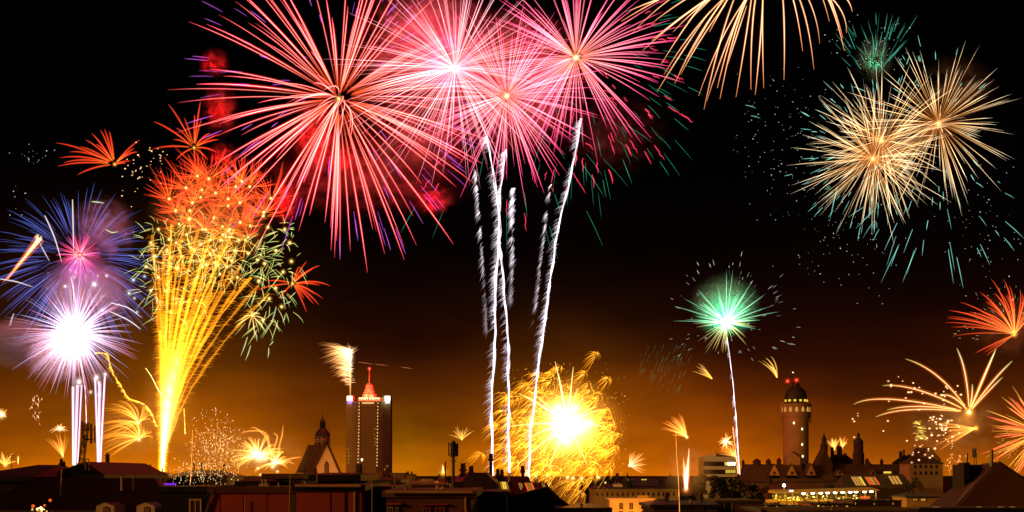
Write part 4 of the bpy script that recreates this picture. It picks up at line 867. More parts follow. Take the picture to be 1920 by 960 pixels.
smoke('magenta lit smoke around the white-hot pink shell', 800, 85, 700, 150, 135, .017, 1, 3.4, .45)
smoke('pink lit smoke between the middle pink shell and the rightmost pink shell', 965, 150, 640, 150, 145, .016, 2, 3.4, .44)
smoke('crimson smoke hanging below the white-hot pink shell', 800, 240, 665, 130, 95, .008, 3, 3.4, .46)
for i, (x, y, a, b, lab) in enumerate([(402, 118, 26, 24, 'upper red smoke puff at the far end of the largest red shell'), (413, 205, 30, 44, 'dim lower red smoke puff at the far end of the largest red shell'), (592, 255, 38, 62, 'red smoke puff just below the heart of the largest red shell'),
        (645, 300, 24, 32, 'small red smoke puff under the largest red shell'), (535, 375, 30, 42, 'red smoke puff over the orange crown of the fountain'), (815, 376, 34, 26, 'lone red smoke puff left of the white rising trails'),
        (418, 292, 26, 24, 'red smoke puff above the orange crown of the fountain')]):
    smoke(lab, x, y, 640 + i * 4, a * 1.3, b * 1.3, .009, 11 + i, 3.0, .46)
    s_ = lamp('smoke_fill', P(x - 8, y + 4, 636 + i * 4), (1, .001, .003), [.7, .5, 1.2, 1.0, 1.1, .9, .7][i] * 170 * 4 * math.pi * (22 * 640 / F) ** 2, None, 3)  # added lamp inside each puff so its smoke shows red

# ---- gold palm whose heart is above the picture
r, u, g = burst('firework_palm', 'gold palm with thick drooping arms hanging from above', 1440, -72, 560)
it = []
for i, (x, y) in enumerate([(1165, 40), (1185, 62), (1205, 95), (1222, 44), (1222, 76), (1232, 172), (1240, 120), (1265, 157), (1290, 110), (1310, 180), (1320, 205), (1345, 165), (1365, 120), (1380, 182), 
                            (1408, 168), (1416, 178), (1432, 165), (1470, 150), (1505, 96), (1526, 130), (1537, 82), (1583, 95), (1587, 62), (1555, 40), (1598, 22), (1262, 60), (1290, 40), (1330, 60), (1180, 20), (1245, 140), (1276, 140), (1325, 190), (1350, 185), (1580, 70)]):
    dd = 560 + g.uniform(-60, 60); s = Vector((0, 0, 0))
    e = P(x, y, dd) - r.location
    k1, k2 = ((.52, .26) if x < 1400 else (.85, .08))
    s = Vector((g.uniform(-25, 25), 0, g.uniform(-15, 25))) * u; c = Vector((e.x * (k1 + g.uniform(-.07, .07)), e.y * .5, e.z * (k2 + g.uniform(-.08, .08))))
    pts = [p for p in bez(s, c, e, 16)][g.randint(2, 8):]
    mb = MB(); streak(mb, pts, g.uniform(.7, 1.1) * u, ramp((0, (1.0, .55, .18)), (.6, (1.5, 1.0, .52)), (1, (.9, .4, .12))), ramp((0, (.10, .035, .004)), (1, (.22, .02, .005))), 2.1, g.uniform(.7, 1.15), lambda t: .25 + .9 * math.sin(math.pi * min(1, .1 + .9 * t)) ** .9)
    it.append((e.length, mb))
parts(r, 'arm', it, 100)

# ---- gold chrysanthemums on the right
gold = ramp((0, (.06, .015, .002)), (.22, (.22, .08, .015)), (.55, (1.1, .66, .25)), (.85, (1.9, 1.5, .9)), (1, (.45, .55, .42)))
goldh = ramp((0, (.045, .011, .0015)), (1, (.06, .022, .004)))
for (nm, lab, x, y, d, Rr, n, t0) in [('firework_shell', 'lower gold shell of dense needle streaks with pale green tips', 1637, 298, 520, 154, 150, .05),
                                      ('firework_shell', 'gold needle shell overlapping the lower gold one, its heart slightly higher', 1653, 264, 545, 158, 120, .08),
                                      ('firework_shell', 'right gold shell with wide-spread needles by the picture edge', 1760, 232, 575, 170, 135, .07)]:
    r, u, g = burst(nm, lab, x, y, d)
    it = []; shell(it, u, g, Rr, int(n * 1.35), .32, gold, goldh, t0=t0, kvar=.55, spread=(.45, 1.08), g=.03, segs=5, hw=2.4); parts(r, 'streak', it, 100)
    it = []; shell(it, u, g, Rr * 1.06, 70, .45, lambda t: (.25, .75, .6), None, t0=.72, t1=1.02, len_=.16, g=.03, segs=2, acc=lambda v: v.x < .3); parts(r, 'green_tip', it, 100)
    core(r, u, 17, (1, .42, .12), 1.0); flash(r, r.location, d, (1, .36, .06), 16)
smoke('dim brown smoke behind the right gold shell', 1790, 170, 600, 85, 75, .007, 21, 2.2, .45)
smoke('dim gold smoke between the gold shells', 1690, 270, 560, 60, 50, .006, 22, 2.2, .42)
r, u, g = burst('firework_shell', 'teal shell of broken upward dashes above the gold shells', 1640, 118, 610)
it = []
for i in range(52):
    a = rad(g.uniform(-48, 42)); q = g.uniform(30, 95); L = g.uniform(18, 50); dz = g.uniform(-60, 60)
    a0 = Vector((math.sin(a) * q, dz, -70 + math.cos(a) * q + 40)) * u; a1 = Vector((math.sin(a) * (q + L), dz, -70 + math.cos(a) * (q + L) + 40)) * u
    mb = MB(); streak(mb, [a0, (a0 + a1) / 2, a1], .5 * u, lambda t: (.06, .42, .28), None, k=g.uniform(.2, 1.0)); it.append((L, mb))
parts(r, 'dash', it, 100); flash(r, r.location, 610, (.0, .85, .35), 4)
smoke('small green lit smoke puff in the teal dashes', 1640, 110, 612, 40, 50, .014, 23, 3.0, .42)
r, u, g = burst('firework_dashes', 'teal dashes raining down below the gold shells', 1720, 420, 540)
it = []
for (x0, y0, x1, y1) in [(1682, 418, 1658, 470), (1680, 443, 1662, 500), (1686, 458, 1652, 530), (1684, 462, 1670, 500), (1711, 430, 1694, 475), (1718, 465, 1692, 530), (1714, 470, 1700, 515), (1740, 413, 1737, 432),
                         (1732, 450, 1729, 480), (1776, 392, 1784, 430), (1781, 455, 1790, 508), (1778, 468, 1788, 532), (1794, 482, 1806, 540), (1838, 458, 1856, 497), (1832, 465, 1840, 482), (1836, 405, 1850, 424),
                         (1885, 415, 1920, 447), (1883, 446, 1902, 470), (1884, 362, 1902, 372), (1830, 342, 1844, 352), (1866, 432, 1874, 443), (1640, 412, 1618, 446), (1638, 395, 1605, 428), (1870, 340, 1876, 344),
                         (1620, 388, 1590, 408), (1398, 197, 1418, 203), (1408, 217, 1426, 222), (1570, 350, 1556, 412), (1648, 430, 1637, 452)]:
    dd = 540 + g.uniform(-40, 40); a0 = P(x0, y0, dd) - r.location; a1 = P(x1, y1, dd) - r.location
    mb = MB(); streak(mb, [a0, (a0 + a1) / 2 + Vector((0, 0, .8 * u)), a1], .62 * u, lambda t: (.2, .62, .50), None, k=g.uniform(.6, 1.2)); it.append(((a1 - a0).length, mb))
parts(r, 'dash', it, 100)
def inside(g, a, b, w):
    while True:
        x = g.gauss((a + b) / 2, (b - a) / w)
        if a < x < b: return x
def specks(label, name, boxes, d, n, col, rr, seed, cat='sparks'):
    g = random.Random(seed); mb = MB(); w = sum((b[4] if len(b) > 4 else 1) for b in boxes)
    x0, y0 = (boxes[0][0] + boxes[0][2]) / 2, (boxes[0][1] + boxes[0][3]) / 2; o = P(x0, y0, d); u = d / F
    for b in boxes:
        for i in range(int(n * (b[4] if len(b) > 4 else 1) / w)):
            dd = d + g.uniform(-30, 30); x = inside(g, b[0], b[2], 4); y = inside(g, b[1], b[3], 4)
            p = P(x, y, dd) - o; q = g.uniform(.4, 1) * rr * u
            mb.ball(p, q, mul(col, g.uniform(.3, 1.2)), 5, 3, (g.uniform(.8, 2), 1, g.uniform(.8, 1.3)))
    ob = mb.build(name, GLOW, None, Vector((0, 0, 0))); ob.location = o
    tag(ob, label, cat, None, 'stuff'); return ob
specks('scattered white specks drifting left of the gold shells', 'drifting_specks', [(1370, 110, 1560, 420, 2), (1440, 330, 1720, 580, 1.3), (1540, 20, 1720, 140, .8), (1750, 300, 1920, 580, 1)], 560, 330, (.42, .45, .42), .75, 3)
specks('white specks high in the black sky at the left', 'drifting_specks', [(10, 270, 110, 310), (0, 330, 60, 420, .4)], 560, 26, (.4, .4, .45), .9, 4)

# ---- green fountain-shell with its white rising trail
r, u, g = burst('firework_shell', 'green and white shell at the top of a thin white trail', 1362, 605, 480)
it = []
gc = ramp((0, (1.0, .85, .55)), (.35, (.5, .75, .42)), (.75, (.16, .55, .32)), (1, (.06, .22, .13)))
yc = ramp((0, (1.0, .8, .5)), (.4, (.62, .5, .18)), (1, (.2, .16, .05)))
shell(it, u, g, 84, 110, .5, gc, lambda t: (.012, .05, .025), t0=.04, spread=(.7, 1.25), g=.03, segs=5, acc=lambda v: v.z > -.12)
shell(it, u, g, 78, 70, .6, yc, lambda t: (.03, .02, .004), t0=.04, spread=(.5, .95), g=.03, segs=5, acc=lambda v: v.z <= .15)
parts(r, 'streak', it, 100)
it = []
shell(it, u, g, 135, 110, .42, lambda t: (.34, .36, .33), None, t0=.72, t1=1.05, len_=.10, g=.0, segs=2, kvar=.8, acc=lambda v: v.z > -.6)
parts(r, 'tip_spark', it, 100)
core(r, u, 11, (1, .75, .4), .8); flash(r, r.location, 480, (.0, 1, .40), 60)
smoke('green glowing smoke behind the green and white shell', 1360, 572, 482, 72, 66, .010, 31, 2.0, .30)
r, u, g = burst('spark_rain', 'dim green sparks falling in the dark left of the green shell', 1252, 672, 520)
it = []
for i in range(85):
    x, y = g.uniform(1202, 1298), g.uniform(645, 705); L = g.uniform(8, 20)
    if g.random() < .25: x, y = g.uniform(1200, 1280), g.uniform(690, 740)
    a0 = P(x, y, 520 + g.uniform(-30, 30)) - r.location
    mb = MB(); streak(mb, [a0, a0 + Vector((-.35 * L, 0, -.85 * L)) * u], .45 * u, lambda t: (.012, .15, .06), None, k=g.uniform(.3, 1)); it.append((L, mb))
parts(r, 'spark', it, 100)

def fan(name, label, px, py, d, ang, width, Rr, n, rw, cf, hf=None, g_=.3, wind=(0, 0), core_r=5, core_c=(1, .42, .06), core_k=1.0, spread=(.5, 1.05), t0=.03, group=SKYG, segs=7, depth=.4):
    """a jet of stars thrown round one direction: ang in degrees from straight up, clockwise"""
    r, u, g = burst(name, label, px, py, d, group=group); it = []
    for i in range(n):
        a = rad(ang + width * (2 * (i + .5) / n - 1) + g.uniform(-4, 4)); L = Rr * g.uniform(*spread) * u; dy = g.uniform(-depth, depth); pts = []
        for j in range(segs + 1):
            t = t0 + (1 - t0) * j / segs; s = t * (1 + .3 * (1 - t))
            pts.append(Vector((math.sin(a) * L * s + wind[0] * Rr * u * t * t, dy * L * s, math.cos(a) * L * s - (g_ - wind[1]) * Rr * u * t * t)))
        mb = MB(); streak(mb, pts, rw * .8 * u, cf, hf, 2.6, g.uniform(.4, 1.0)); it.append((L, mb))
    parts(r, 'streak', it, 100)
    if core_r: core(r, u, core_r, core_c, core_k)
    return r, u, g
yel = ramp((0, (.9, .5, .06)), (.5, (.8, .55, .1)), (1, (.45, .45, .1)))
org = ramp((0, (1.0, .5, .1)), (.5, (.95, .36, .05)), (1, (.7, .18, .02)))
redo = ramp((0, (1.0, .30, .05)), (.4, (1.1, .12, .02)), (1, (.9, .05, .015)))
hot = ramp((0, (1.2, .9, .5)), (.5, (1.1, .62, .2)), (1, (.8, .3, .04)))
orh = lambda t: (.10, .022, .002)
rdh = lambda t: (.12, .008, .002)
fan('comet_spray', 'small yellow spray tilting up left beside the thin white trail', 1336, 711, 500, -45, 16, 42, 9, .9, yel, orh, .08, (0, 0), 0)
fan('comet_spray', 'small yellow-green spray curling up left of the domed stone tower', 1457, 709, 520, -14, 14, 42, 9, .9, yel, orh, .05, (-.32, 0), 0)
r, u, g = fan('firework_palm', 'red palm with green specks spreading left by the right edge', 1902, 627, 470, -18, 66, 122, 44, .75, redo, rdh, .12, (-.12, 0), 10, (1, .34, .04), 1.3, (.6, 1.05))
it = []
shell(it, u, g, 120, 120, .6, lambda t: (.5, .5, .2), None, t0=.35, t1=1.1, len_=.06, g=.05, segs=1, kvar=.7, acc=lambda v: v.z > -.1); parts(r, 'speck', it, 100)
fan('comet_spray', 'two short red arms shooting down left from the red palm at the edge', 1902, 627, 466, -122, 6, 82, 3, 1.0, redo, rdh, .02, (0, 0), 0)

# ---- the comet with eleven long arms
r, u, g = burst('firework_comet', 'gold comet shell with a few long clean arcing arms over the old town hall', 1817, 773, 450)
for (x0, y0), (x1, y1) in [((1698, 673), (1760, 707)), ((1655, 723), (1727, 733)), ((1601, 758), (1677, 749)), ((1663, 769), (1727, 762)), ((1642, 782), (1710, 768)), ((1762, 743), (1787, 745)), ((1794, 653), (1810, 703)),
                           ((1823, 720), (1822, 745)), ((1868, 653), (1847, 703)), ((1898, 677), (1860, 717)), ((1880, 707), (1850, 737)), ((1866, 657), (1842, 712))]:
    dd = 450 + g.uniform(-35, 35); dm = 450 + (dd - 450) * .5
    a, b, c = Vector((0, 0, 0)), P(x1, y1, dm) - r.location, P(x0, y0, dd) - r.location
    up = x0 > 1785
    mb = MB(); streak(mb, bez(a, b * 2 - (a + c) / 2, c, 14)[1:], 1.15 * u, ramp((0, (1.3, .7, .2)), (.5, (1.0, .7, .3)), (.85, (.6, .75, .35) if up else (.9, .55, .16)), (1, (.3, .3, .1))),
                      ramp((0, (.16, .03, .002)), (.6, (.16, .02, .002)), (1, (.05, .05, .006))), 3.4, 1.0, lambda t: .3 + .8 * math.sin(math.pi * min(1, .2 + .8 * t)) ** .8)
    mb.build('arm', GLOW, r, Vector((0, 0, 0)))
core(r, u, 17, (1, .36, .04), 1.5); core(r, u, 5, (1, .9, .6), 3, name='hot_core'); flash(r, r.location, 450, (1, .5, .1), .5)
fan('comet_spray', 'low orange spray blowing left under the long-armed comet', 1830, 803, 430, -100, 22, 80, 16, .9, org, orh, .06, (0, 0), 10, (1, .34, .04), 1.2)
def cloud(name, label, boxes, d, n, col, rr, seed, streaky=0, depth=30, glow=False):
    r = empty(name, P((boxes[0][0] + boxes[0][2]) / 2, (boxes[0][1] + boxes[0][3]) / 2, d), label, 'sparks', SKYG); u = d / F; g = random.Random(seed); it = []
    w = sum((b[4] if len(b) > 4 else 1) for b in boxes)
    for b in boxes:
        for i in range(int(n * (b[4] if len(b) > 4 else 1) / w)):
            p = P(inside(g, b[0], b[2], 3.6), inside(g, b[1], b[3], 3.6), d + g.uniform(-depth, depth)) - r.location
            q = g.uniform(.5, 1.1) * rr; mb = MB(); k = g.uniform(.4, 1.4)
            if streaky:
                a = g.uniform(-.6, .6); L = g.uniform(.5, 1.6) * streaky
                streak(mb, [p, p + Vector((math.sin(a) * L, 0, math.cos(a) * L)) * u * .5 + Vector((.1, 0, 0)) * u, p + Vector((math.sin(a) * L, 0, math.cos(a) * L)) * u], q * u, lambda t: col, None, k=k)
            else:
                mb.ball(p, q * u, mul(col, k), 6, 4, (1.25, 1, .9))
                if glow: mb.ball(p, q * u * 2.1, mul((.10, .03, .004), k), 6, 4, (1.2, 1, 1))
            it.append((q, mb))
    parts(r, 'spark', it, 100, 'fine_sparks'); return r
cloud('spark_cloud', 'cloud of cream spark dots sinking under the long-armed comet', [(1738, 775, 1800, 840, 3), (1675, 700, 1810, 770, 1.4), (1690, 820, 1760, 870, 1)], 440, 92, (.95, .72, .42), 1.5, 5, glow=True)
cloud('spark_cloud', 'few lone cream spark dots drifting right of the domed stone tower', [(1588, 775, 1620, 820, 2), (1655, 705, 1700, 765, 2), (1620, 780, 1680, 815)], 445, 14, (.95, .72, .42), 1.6, 6, glow=True)
cloud('spark_cloud', 'reddish sparks low between the hazy church and the dark gable roof', [(1772, 838, 1815, 895)], 400, 46, (.8, .28, .1), 1.2, 7, 4)
r, u, g = burst('spark_swirl', 'small yellow feathery swirl among the cream dots', 1730, 808, 460)
it = []
for i in range(40):
    y = g.uniform(790, 826); x = 1730 + (y - 808) * .25 + g.gauss(0, 4); L = g.uniform(5, 12)
    a0 = P(x, y, 460 + g.uniform(-8, 8)) - r.location; mb = MB(); streak(mb, [a0, a0 + Vector((-L * .8, 0, L * .35)) * u, a0 + Vector((-L * 1.3, 0, L * .1)) * u], .6 * u, lambda t: (.7, .5, .08), None, k=g.uniform(.5, 1.2)); it.append((L, mb))
parts(r, 'streak', it, 100)
# ---- big orange shell cut off by the right edge
r, u, g = burst('firework_shell', 'orange and yellow shell cut off by the right edge above the dark gable', 1952, 812, 380)
it = []
shell(it, u, g, 108, 120, .5, ramp((0, (.7, .3, .05)), (.6, (.7, .34, .04)), (1, (.5, .42, .08))), orh, t0=.15, spread=(.7, 1.05), g=.05, segs=5, acc=lambda v: v.x < .2)
shell(it, u, g, 112, 60, .8, ramp((0, (.9, .12, .05)), (1, (.8, .1, .06))), rdh, t0=.35, spread=(.7, 1), g=.05, segs=5, acc=lambda v: v.x < .2)
shell(it, u, g, 105, 260, .8, lambda t: (.8, .36, .06), None, t0=.4, t1=1, len_=.05, g=.2, segs=1, acc=lambda v: v.x < .2 and v.z < .3)
parts(r, 'streak', it, 100); flash(r, r.location, 380, (1, .5, .1), .6)

# ---- six white rising trails under the pink shells
def trail(label, d, path, w, nh, seed, cc=(.66, .57, .64), ch=(.46, .39, .44), hv=(-12, -9), wob=2.2, fade=(1, 1), period=26, hspread=(.3, 1.2), rope=True, name='rising_trail', jit=.25):
    o = P(*path[-1], d); r = empty(name, o, label, 'firework trail', 'rising firework trails'); u = d / F; g = random.Random(seed)
    q = spline([P(x, y, d) - o for x, y in path], 26); m = len(q) - 1
    def lerpf(t): return fade[0] + (fade[1] - fade[0]) * t
    if rope:
        for s_ in (0, 1, 2):
            mb = MB(); pts = []; rr = []; cs = []; fr = [(g.uniform(.05, .5), g.uniform(0, 6.3), g.uniform(.3, 1)) for _ in range(6)]
            for i, p in enumerate(q):
                wv = wob * .5; a = sum(k * math.sin(f * i + h) for f, h, k in fr[:3]); b = sum(k * math.sin(f * i + h) for f, h, k in fr[3:])
                pts.append(p + Vector((a * wv, b * wv, 0)) * u); e = .55 + .45 * math.sin(i * fr[0][0] * 1.7 + s_ * 2)
                rr.append(w * u * (.35 + .4 * e) * (.7 + .5 * min(1, i / m * 1.6))); cs.append(mul(cc, lerpf(i / m) * (.35 + .6 * e)))
            mb.tube(pts, rr, cs, 6); mb.build('strand', GLOW, r, Vector((0, 0, 0)))
    cl = [g.random() for _ in range(max(4, nh // 9))]
    mb = MB()
    for i in range(nh):
        f = min(.999, max(0, g.choice(cl) + g.gauss(0, .012))); k = int(f * (m - 1)); p = q[k] + (q[k + 1] - q[k]) * g.random() + Vector((g.gauss(0, w * .8), g.gauss(0, w * .5), 0)) * u
        a = g.uniform(*hspread); v = Vector((hv[0] * g.uniform(1 - jit * 2, 1 + jit), g.uniform(-5, 5), hv[1] * g.uniform(1 - jit, 1 + jit))) * u * a
        pts = [p, p + v * .45 + Vector((v.x * .15, 0, 0)), p + v]
        b = lerpf(f) * g.uniform(.3, 1.0)
        mb.tube(pts, [.38 * u, .36 * u, .15 * u], [mul(ch, b), mul(ch, b * .8), mul(ch, b * .25)], 3)
    ob = mb.build('shed_sparks', GLOW, r, Vector((0, 0, 0))); ob['kind'] = 'stuff'
    return r
trail('leftmost tall white trail rising to the white-hot pink shell', 610, [(912, 255), (926, 330), (937, 420), (930, 520), (928, 640), (922, 760), (924, 892)], 2.0, 620, 1)
trail('tall white trail crossing its left neighbour and ending on the chimney roof', 600, [(949, 280), (938, 360), (936, 440), (945, 540), (953, 660), (954, 780), (956, 895)], 1.9, 560, 2)
trail('tall white trail leaning right up to the rightmost pink shell', 590, [(1090, 222), (1072, 320), (1048, 420), (1036, 500), (1022, 600), (1008, 700), (997, 800), (991, 900)], 2.1, 640, 3)
trail('faint broken spark trail leftmost under the pink shells', 615, [(892, 310), (897, 380), (905, 470), (911, 560), (914, 640)], 1.3, 420, 4, rope=False, hv=(-7, -11), fade=(1.3, .06))
trail('short thick feathery trail fading between the tall white ones', 605, [(963, 352), (961, 420), (962, 490), (959, 570)], 2.6, 480, 5, rope=False, hv=(-7, -14), fade=(1.7, .08))
trail('faint broken spark trail beside the leaning white trail', 595, [(1033, 345), (1024, 420), (1014, 500), (1008, 560), (1000, 610)], 1.4, 340, 6, rope=False, hv=(-7, -12), fade=(1.1, .05))
trail('thin white trail rising to the green and white shell', 480, [(1363, 632), (1371, 690), (1378, 760), (1383, 830), (1387, 890)], .95, 160, 7, hv=(-4, -7), wob=.8, fade=(.8, 1.0))
trail('thin orange trail beside the foot of the thin white trail', 470, [(1374, 800), (1379, 845), (1384, 888)], .8, 30, 8, cc=(.9, .36, .12), ch=(.5, .16, .03), hv=(-2, -3), wob=.3, period=60)

# ---- golden explosion in the middle
r, u, g = burst('firework_explosion', 'huge golden explosion with a blinding white heart above the roofs', 1064, 796, 360)
gb = ramp((0, (1.0, .46, .05)), (.5, (1.0, .36, .010)), (1, (.8, .23, .003)))
rest_mb = MB()
for i in range(185):
    if i < 15:
        x, y = [(1118, 664), (1098, 700), (1140, 712), (985, 722), (902, 853), (1013, 702), (1050, 690), (944, 772), (1140, 770), (1155, 840), (1142, 880), (1088, 925), (965, 862), (1150, 800), (930, 800)][i]
    else:
        a = g.uniform(0, 2 * math.pi); q = 100 * math.sqrt(g.random()) + abs(g.gauss(0, 9)); x, y = 1056 + q * math.cos(a) * (1.22 if math.cos(a) < 0 else 1.0), 808 + q * math.sin(a)
    dep = 360 + g.uniform(-14, 14); c = P(x, y, dep) - r.location; mb = MB(); s_ = g.uniform(.7, 1.15); near = max(0, 1 - math.hypot(x - 1064, y - 796) / 120)
    for k in range(13 if i >= 15 else 24):
        a = g.uniform(-2.9, 1.9); L = g.uniform(9, 29) * s_ * u; dy = g.uniform(-.5, .5); cu = g.uniform(.5, 1.1)
        v = Vector((math.sin(a) * L, dy * L, math.cos(a) * L)); pts = []
        for j in range(7):
            t = .15 + .85 * j / 6; pts.append(c + v * (t * (1.5 - .5 * t)) * .8 + Vector((-.7 * L * t * t, 0, -cu * L * t * t)))
        streak(mb, pts, .40 * u, gb, None, k=g.uniform(.35, 1.35) * (1 + .9 * near))
    if i < 98: mb.build('star_burst', GLOW, r, Vector((0, 0, 0)))
    else: rest_mb.extend(mb)
ob = rest_mb.build('fine_star_bursts', GLOW, r, Vector((0, 0, 0))); ob['kind'] = 'stuff'
for (x, y) in [(1041, 678), (1075, 688), (973, 738), (984, 742), (992, 733), (955, 800), (962, 880), (1119, 762), (1132, 767), (1138, 802), (1083, 728), (1092, 748), (998, 818), (1012, 852), (1003, 770), (1047, 700), (1028, 880), (1100, 870)]:
    dep = 360 + g.uniform(-12, 12); e = P(x, y, dep) - r.location
    mb = MB(); streak(mb, bez(Vector((0, 0, 0)), e * .55 + Vector((0, 0, 7 * u)), e, 9), 1.7 * u, ramp((0, (1.6, 1.4, .9)), (.6, (1.3, 1.0, .45)), (1, (.7, .7, .25))), lambda t: (.12, .05, .005), 2.2, 1, lambda t: 1.15 - .8 * t)
    mb.build('bright_arm', GLOW, r, Vector((0, 0, 0)))
it = []
shell(it, u, g, 70, 150, .8, ramp((0, (.7, .5, .2)), (.6, (.8, .45, .10)), (1, (.6, .28, .02))), None, t0=.2, spread=(.55, 1.15), g=.05, segs=4, off=(0, 0, 0))
parts(r, 'streak', it, 60)
mb = MB()
for (x, y, q, k) in [(1058, 778, 30, 1.6), (1066, 800, 36, 2.0), (1088, 800, 30, 1.5), (1048, 808, 28, 1.5), (1062, 826, 24, 1.4), (1104, 794, 18, 1.3), (1046, 764, 18, 1.1), (1078, 766, 17, 1.1), (1040, 788, 16, 1)]:
    glowball(mb, P(x, y, 358 + g.uniform(-3, 3)) - r.location, q * 1.5 * u, (1.0, .66, .20), k * .9, 9)
mb.build('white_heart', GLOW, r, Vector((0, 0, 0)))
it = []
for (x, y, q) in [(1005, 892, 5), (1027, 891, 4.4), (1064, 895, 5.4), (1074, 896, 5), (1091, 897, 4.6), (1122, 895, 5), (1108, 886, 2.4), (1018, 880, 2.4), (1135, 905, 2.4), (1035, 874, 2.4), (1052, 880, 2.2)]:  # the larger dots are street lamps, drawn as bare glowing balls
    mb = MB(); glowball(mb, P(x, y, 352) - r.location, q * 1.5 * u, (1, .6, .15), 1.6, 5); it.append((q, mb))
parts(r, 'glow_dot', it)
specks('golden glitter grains all through the huge golden explosion', 'glitter', [(925, 680, 1180, 935)], 358, 1500, (1.0, .46, .05), .62, 44)
flash(r, P(1064, 796, 352), 360, (1, .36, .02), 1500)
smoke('golden lit smoke in the heart of the huge golden explosion', 1058, 806, 366, 128, 120, .0028, 41, 1.8, .26)

fan('comet_spray', 'little yellow palm above the cluster of mobile antennas', 866, 824, 420, -8, 62, 34, 15, .8, yel, orh, .12, (0, 0), 4, (1, .6, .1), .8)
fan('comet_spray', 'small white-gold spray right of the golden explosion', 1180, 873, 430, 62, 66, 34, 16, 1.0, hot, orh, .02, (.05, 0), 5, (1, .8, .3), 1.0)
fan('comet_spray', 'orange fan spraying up left above the tall orange rocket trail', 1288, 820, 300, -38, 32, 52, 26, 1.0, org, orh, .1, (-.06, 0), 6, (1, .6, .15), 1.2)
trail('tall orange rocket trail in front of the domed roofs', 90, [(1267, 808), (1269, 860), (1272, 900), (1274, 962), (1274, 1010)], .9, 0, 9, cc=(.42, .13, .02), wob=.15, period=160)
trail('long thin orange rocket trail in front of the left dark roofs', 90, [(361, 806), (359, 870), (356, 920), (354, 962), (354, 1010)], .8, 0, 10, cc=(.40, .12, .02), wob=.15, period=160)
r, u, g = fan('ground_fountain', 'white-hot ground fountain spurting between the domed roof and flat office block', 1286, 918, 400, 0, 7, 60, 9, 2.0, ramp((0, (1.6, 1.1, .7)), (.6, (1.5, .9, .5)), (1, (.9, .3, .15))), lambda t: (.2, .03, .006), 0, (0, 0), 12, (1, .25, .05), .9, (.5, 1.05), .02)
mb = MB(); streak(mb, [Vector((2, 0, 0)) * u, Vector((4, 0, 40)) * u, Vector((6, 0, 78)) * u], 1.8 * u, lambda t: (1.3, .85, .6), lambda t: (.2, .03, .01)); mb.build('streak', GLOW, r, Vector((0, 0, 0)))
flash(r, P(1286, 905, 398), 400, (1, .14, .015), 14)
r, u, g = burst('firework_shell', 'small round orange-white star beside the thin orange trail', 1361, 828, 500)
it = []; shell(it, u, g, 18, 34, .8, hot, orh, t0=.12, spread=(.6, 1.05), g=.03, segs=3); parts(r, 'streak', it); core(r, u, 5, (1, .7, .3), 1)
fan('comet_spray', 'orange spray fanning up left from the thin orange trail', 1379, 856, 505, -45, 34, 36, 16, .8, org, orh, .03, (0, 0), 5, (1, .5, .15), .8)
fan('comet_spray', 'tiny green-gold spray behind the town hall turrets', 1564, 843, 800, -6, 30, 26, 16, .9, yel, orh, .05, (0, 0), 5, (1, .6, .1), .8)
fan('comet_spray', 'tiny orange spray behind the town hall turrets', 1578, 840, 805, 14, 30, 26, 16, .9, org, orh, .05, (0, 0), 6, (1, .4, .1), .9)

# ---- white-gold plume beside the slab tower
r, u, g = burst('firework_plume', 'cream and orange plume blowing left of the red crowned tower', 655, 672, 900)
it = []
for i in range(280):
    f = g.random() ** 1.5; y = 655 + f * 68; x = 656 + g.gauss(0, 4); L = (46 * (1 - f) + 14) * g.uniform(.4, 1.0)
    a0 = P(x, y, 900 + g.uniform(-8, 8)) - r.location; sl = g.uniform(-.45, .35)
    mb = MB(); streak(mb, [a0, a0 + Vector((-L * .5, 0, L * (sl * .5 + .08))) * u, a0 + Vector((-L, g.uniform(-8, 8), L * sl)) * u], .8 * u, ramp((0, (.75, .46, .22)), (.5, (.5, .22, .07)), (1, (.22, .07, .015))), None, k=g.uniform(.4, 1)); it.append((L, mb))
for i in range(40):
    a = g.uniform(-.6, 1.0); L = g.uniform(10, 26); a0 = P(654, 668, 900) - r.location
    mb = MB(); streak(mb, [a0, a0 + Vector((math.sin(a) * L * .5, 0, math.cos(a) * L * .5 + 2)) * u, a0 + Vector((math.sin(a) * L, 0, math.cos(a) * L)) * u], .8 * u, ramp((0, (.8, .55, .3)), (1, (.4, .2, .08))), None, k=g.uniform(.4, 1)); it.append((L, mb))
parts(r, 'streak', it, 100)
a0, a1 = P(656, 672, 900) - r.location, P(657, 745, 900) - r.location
mb = MB(); streak(mb, [a0, (a0 + a1) / 2, a1], 2.6 * u, ramp((0, (1.2, .85, .5)), (.5, (.7, .4, .14)), (1, (.5, .15, .03))), lambda t: (.10, .04, .008), 2, 1, lambda t: 1.3 - t); mb.build('stem', GLOW, r, Vector((0, 0, 0)))
core(r, u, 15, (1, .78, .45), 1.0, (0, 0, 2), sq=(.8, .8, 1.3))
r, u, g = burst('comet_line', 'thin faint orange line passing over the tower mast', 722, 684, 880)
for (x0, y0, x1, y1) in [(672, 679, 702, 683), (704, 683, 728, 685.5), (752, 688, 775, 691.5)]:
    a0, a1 = P(x0, y0, 880) - r.location, P(x1, y1, 880) - r.location
    mb = MB(); streak(mb, [a0, (a0 + a1) / 2, a1], .7 * u, lambda t: (.32, .10, .03)); mb.build('streak', GLOW, r, Vector((0, 0, 0)))

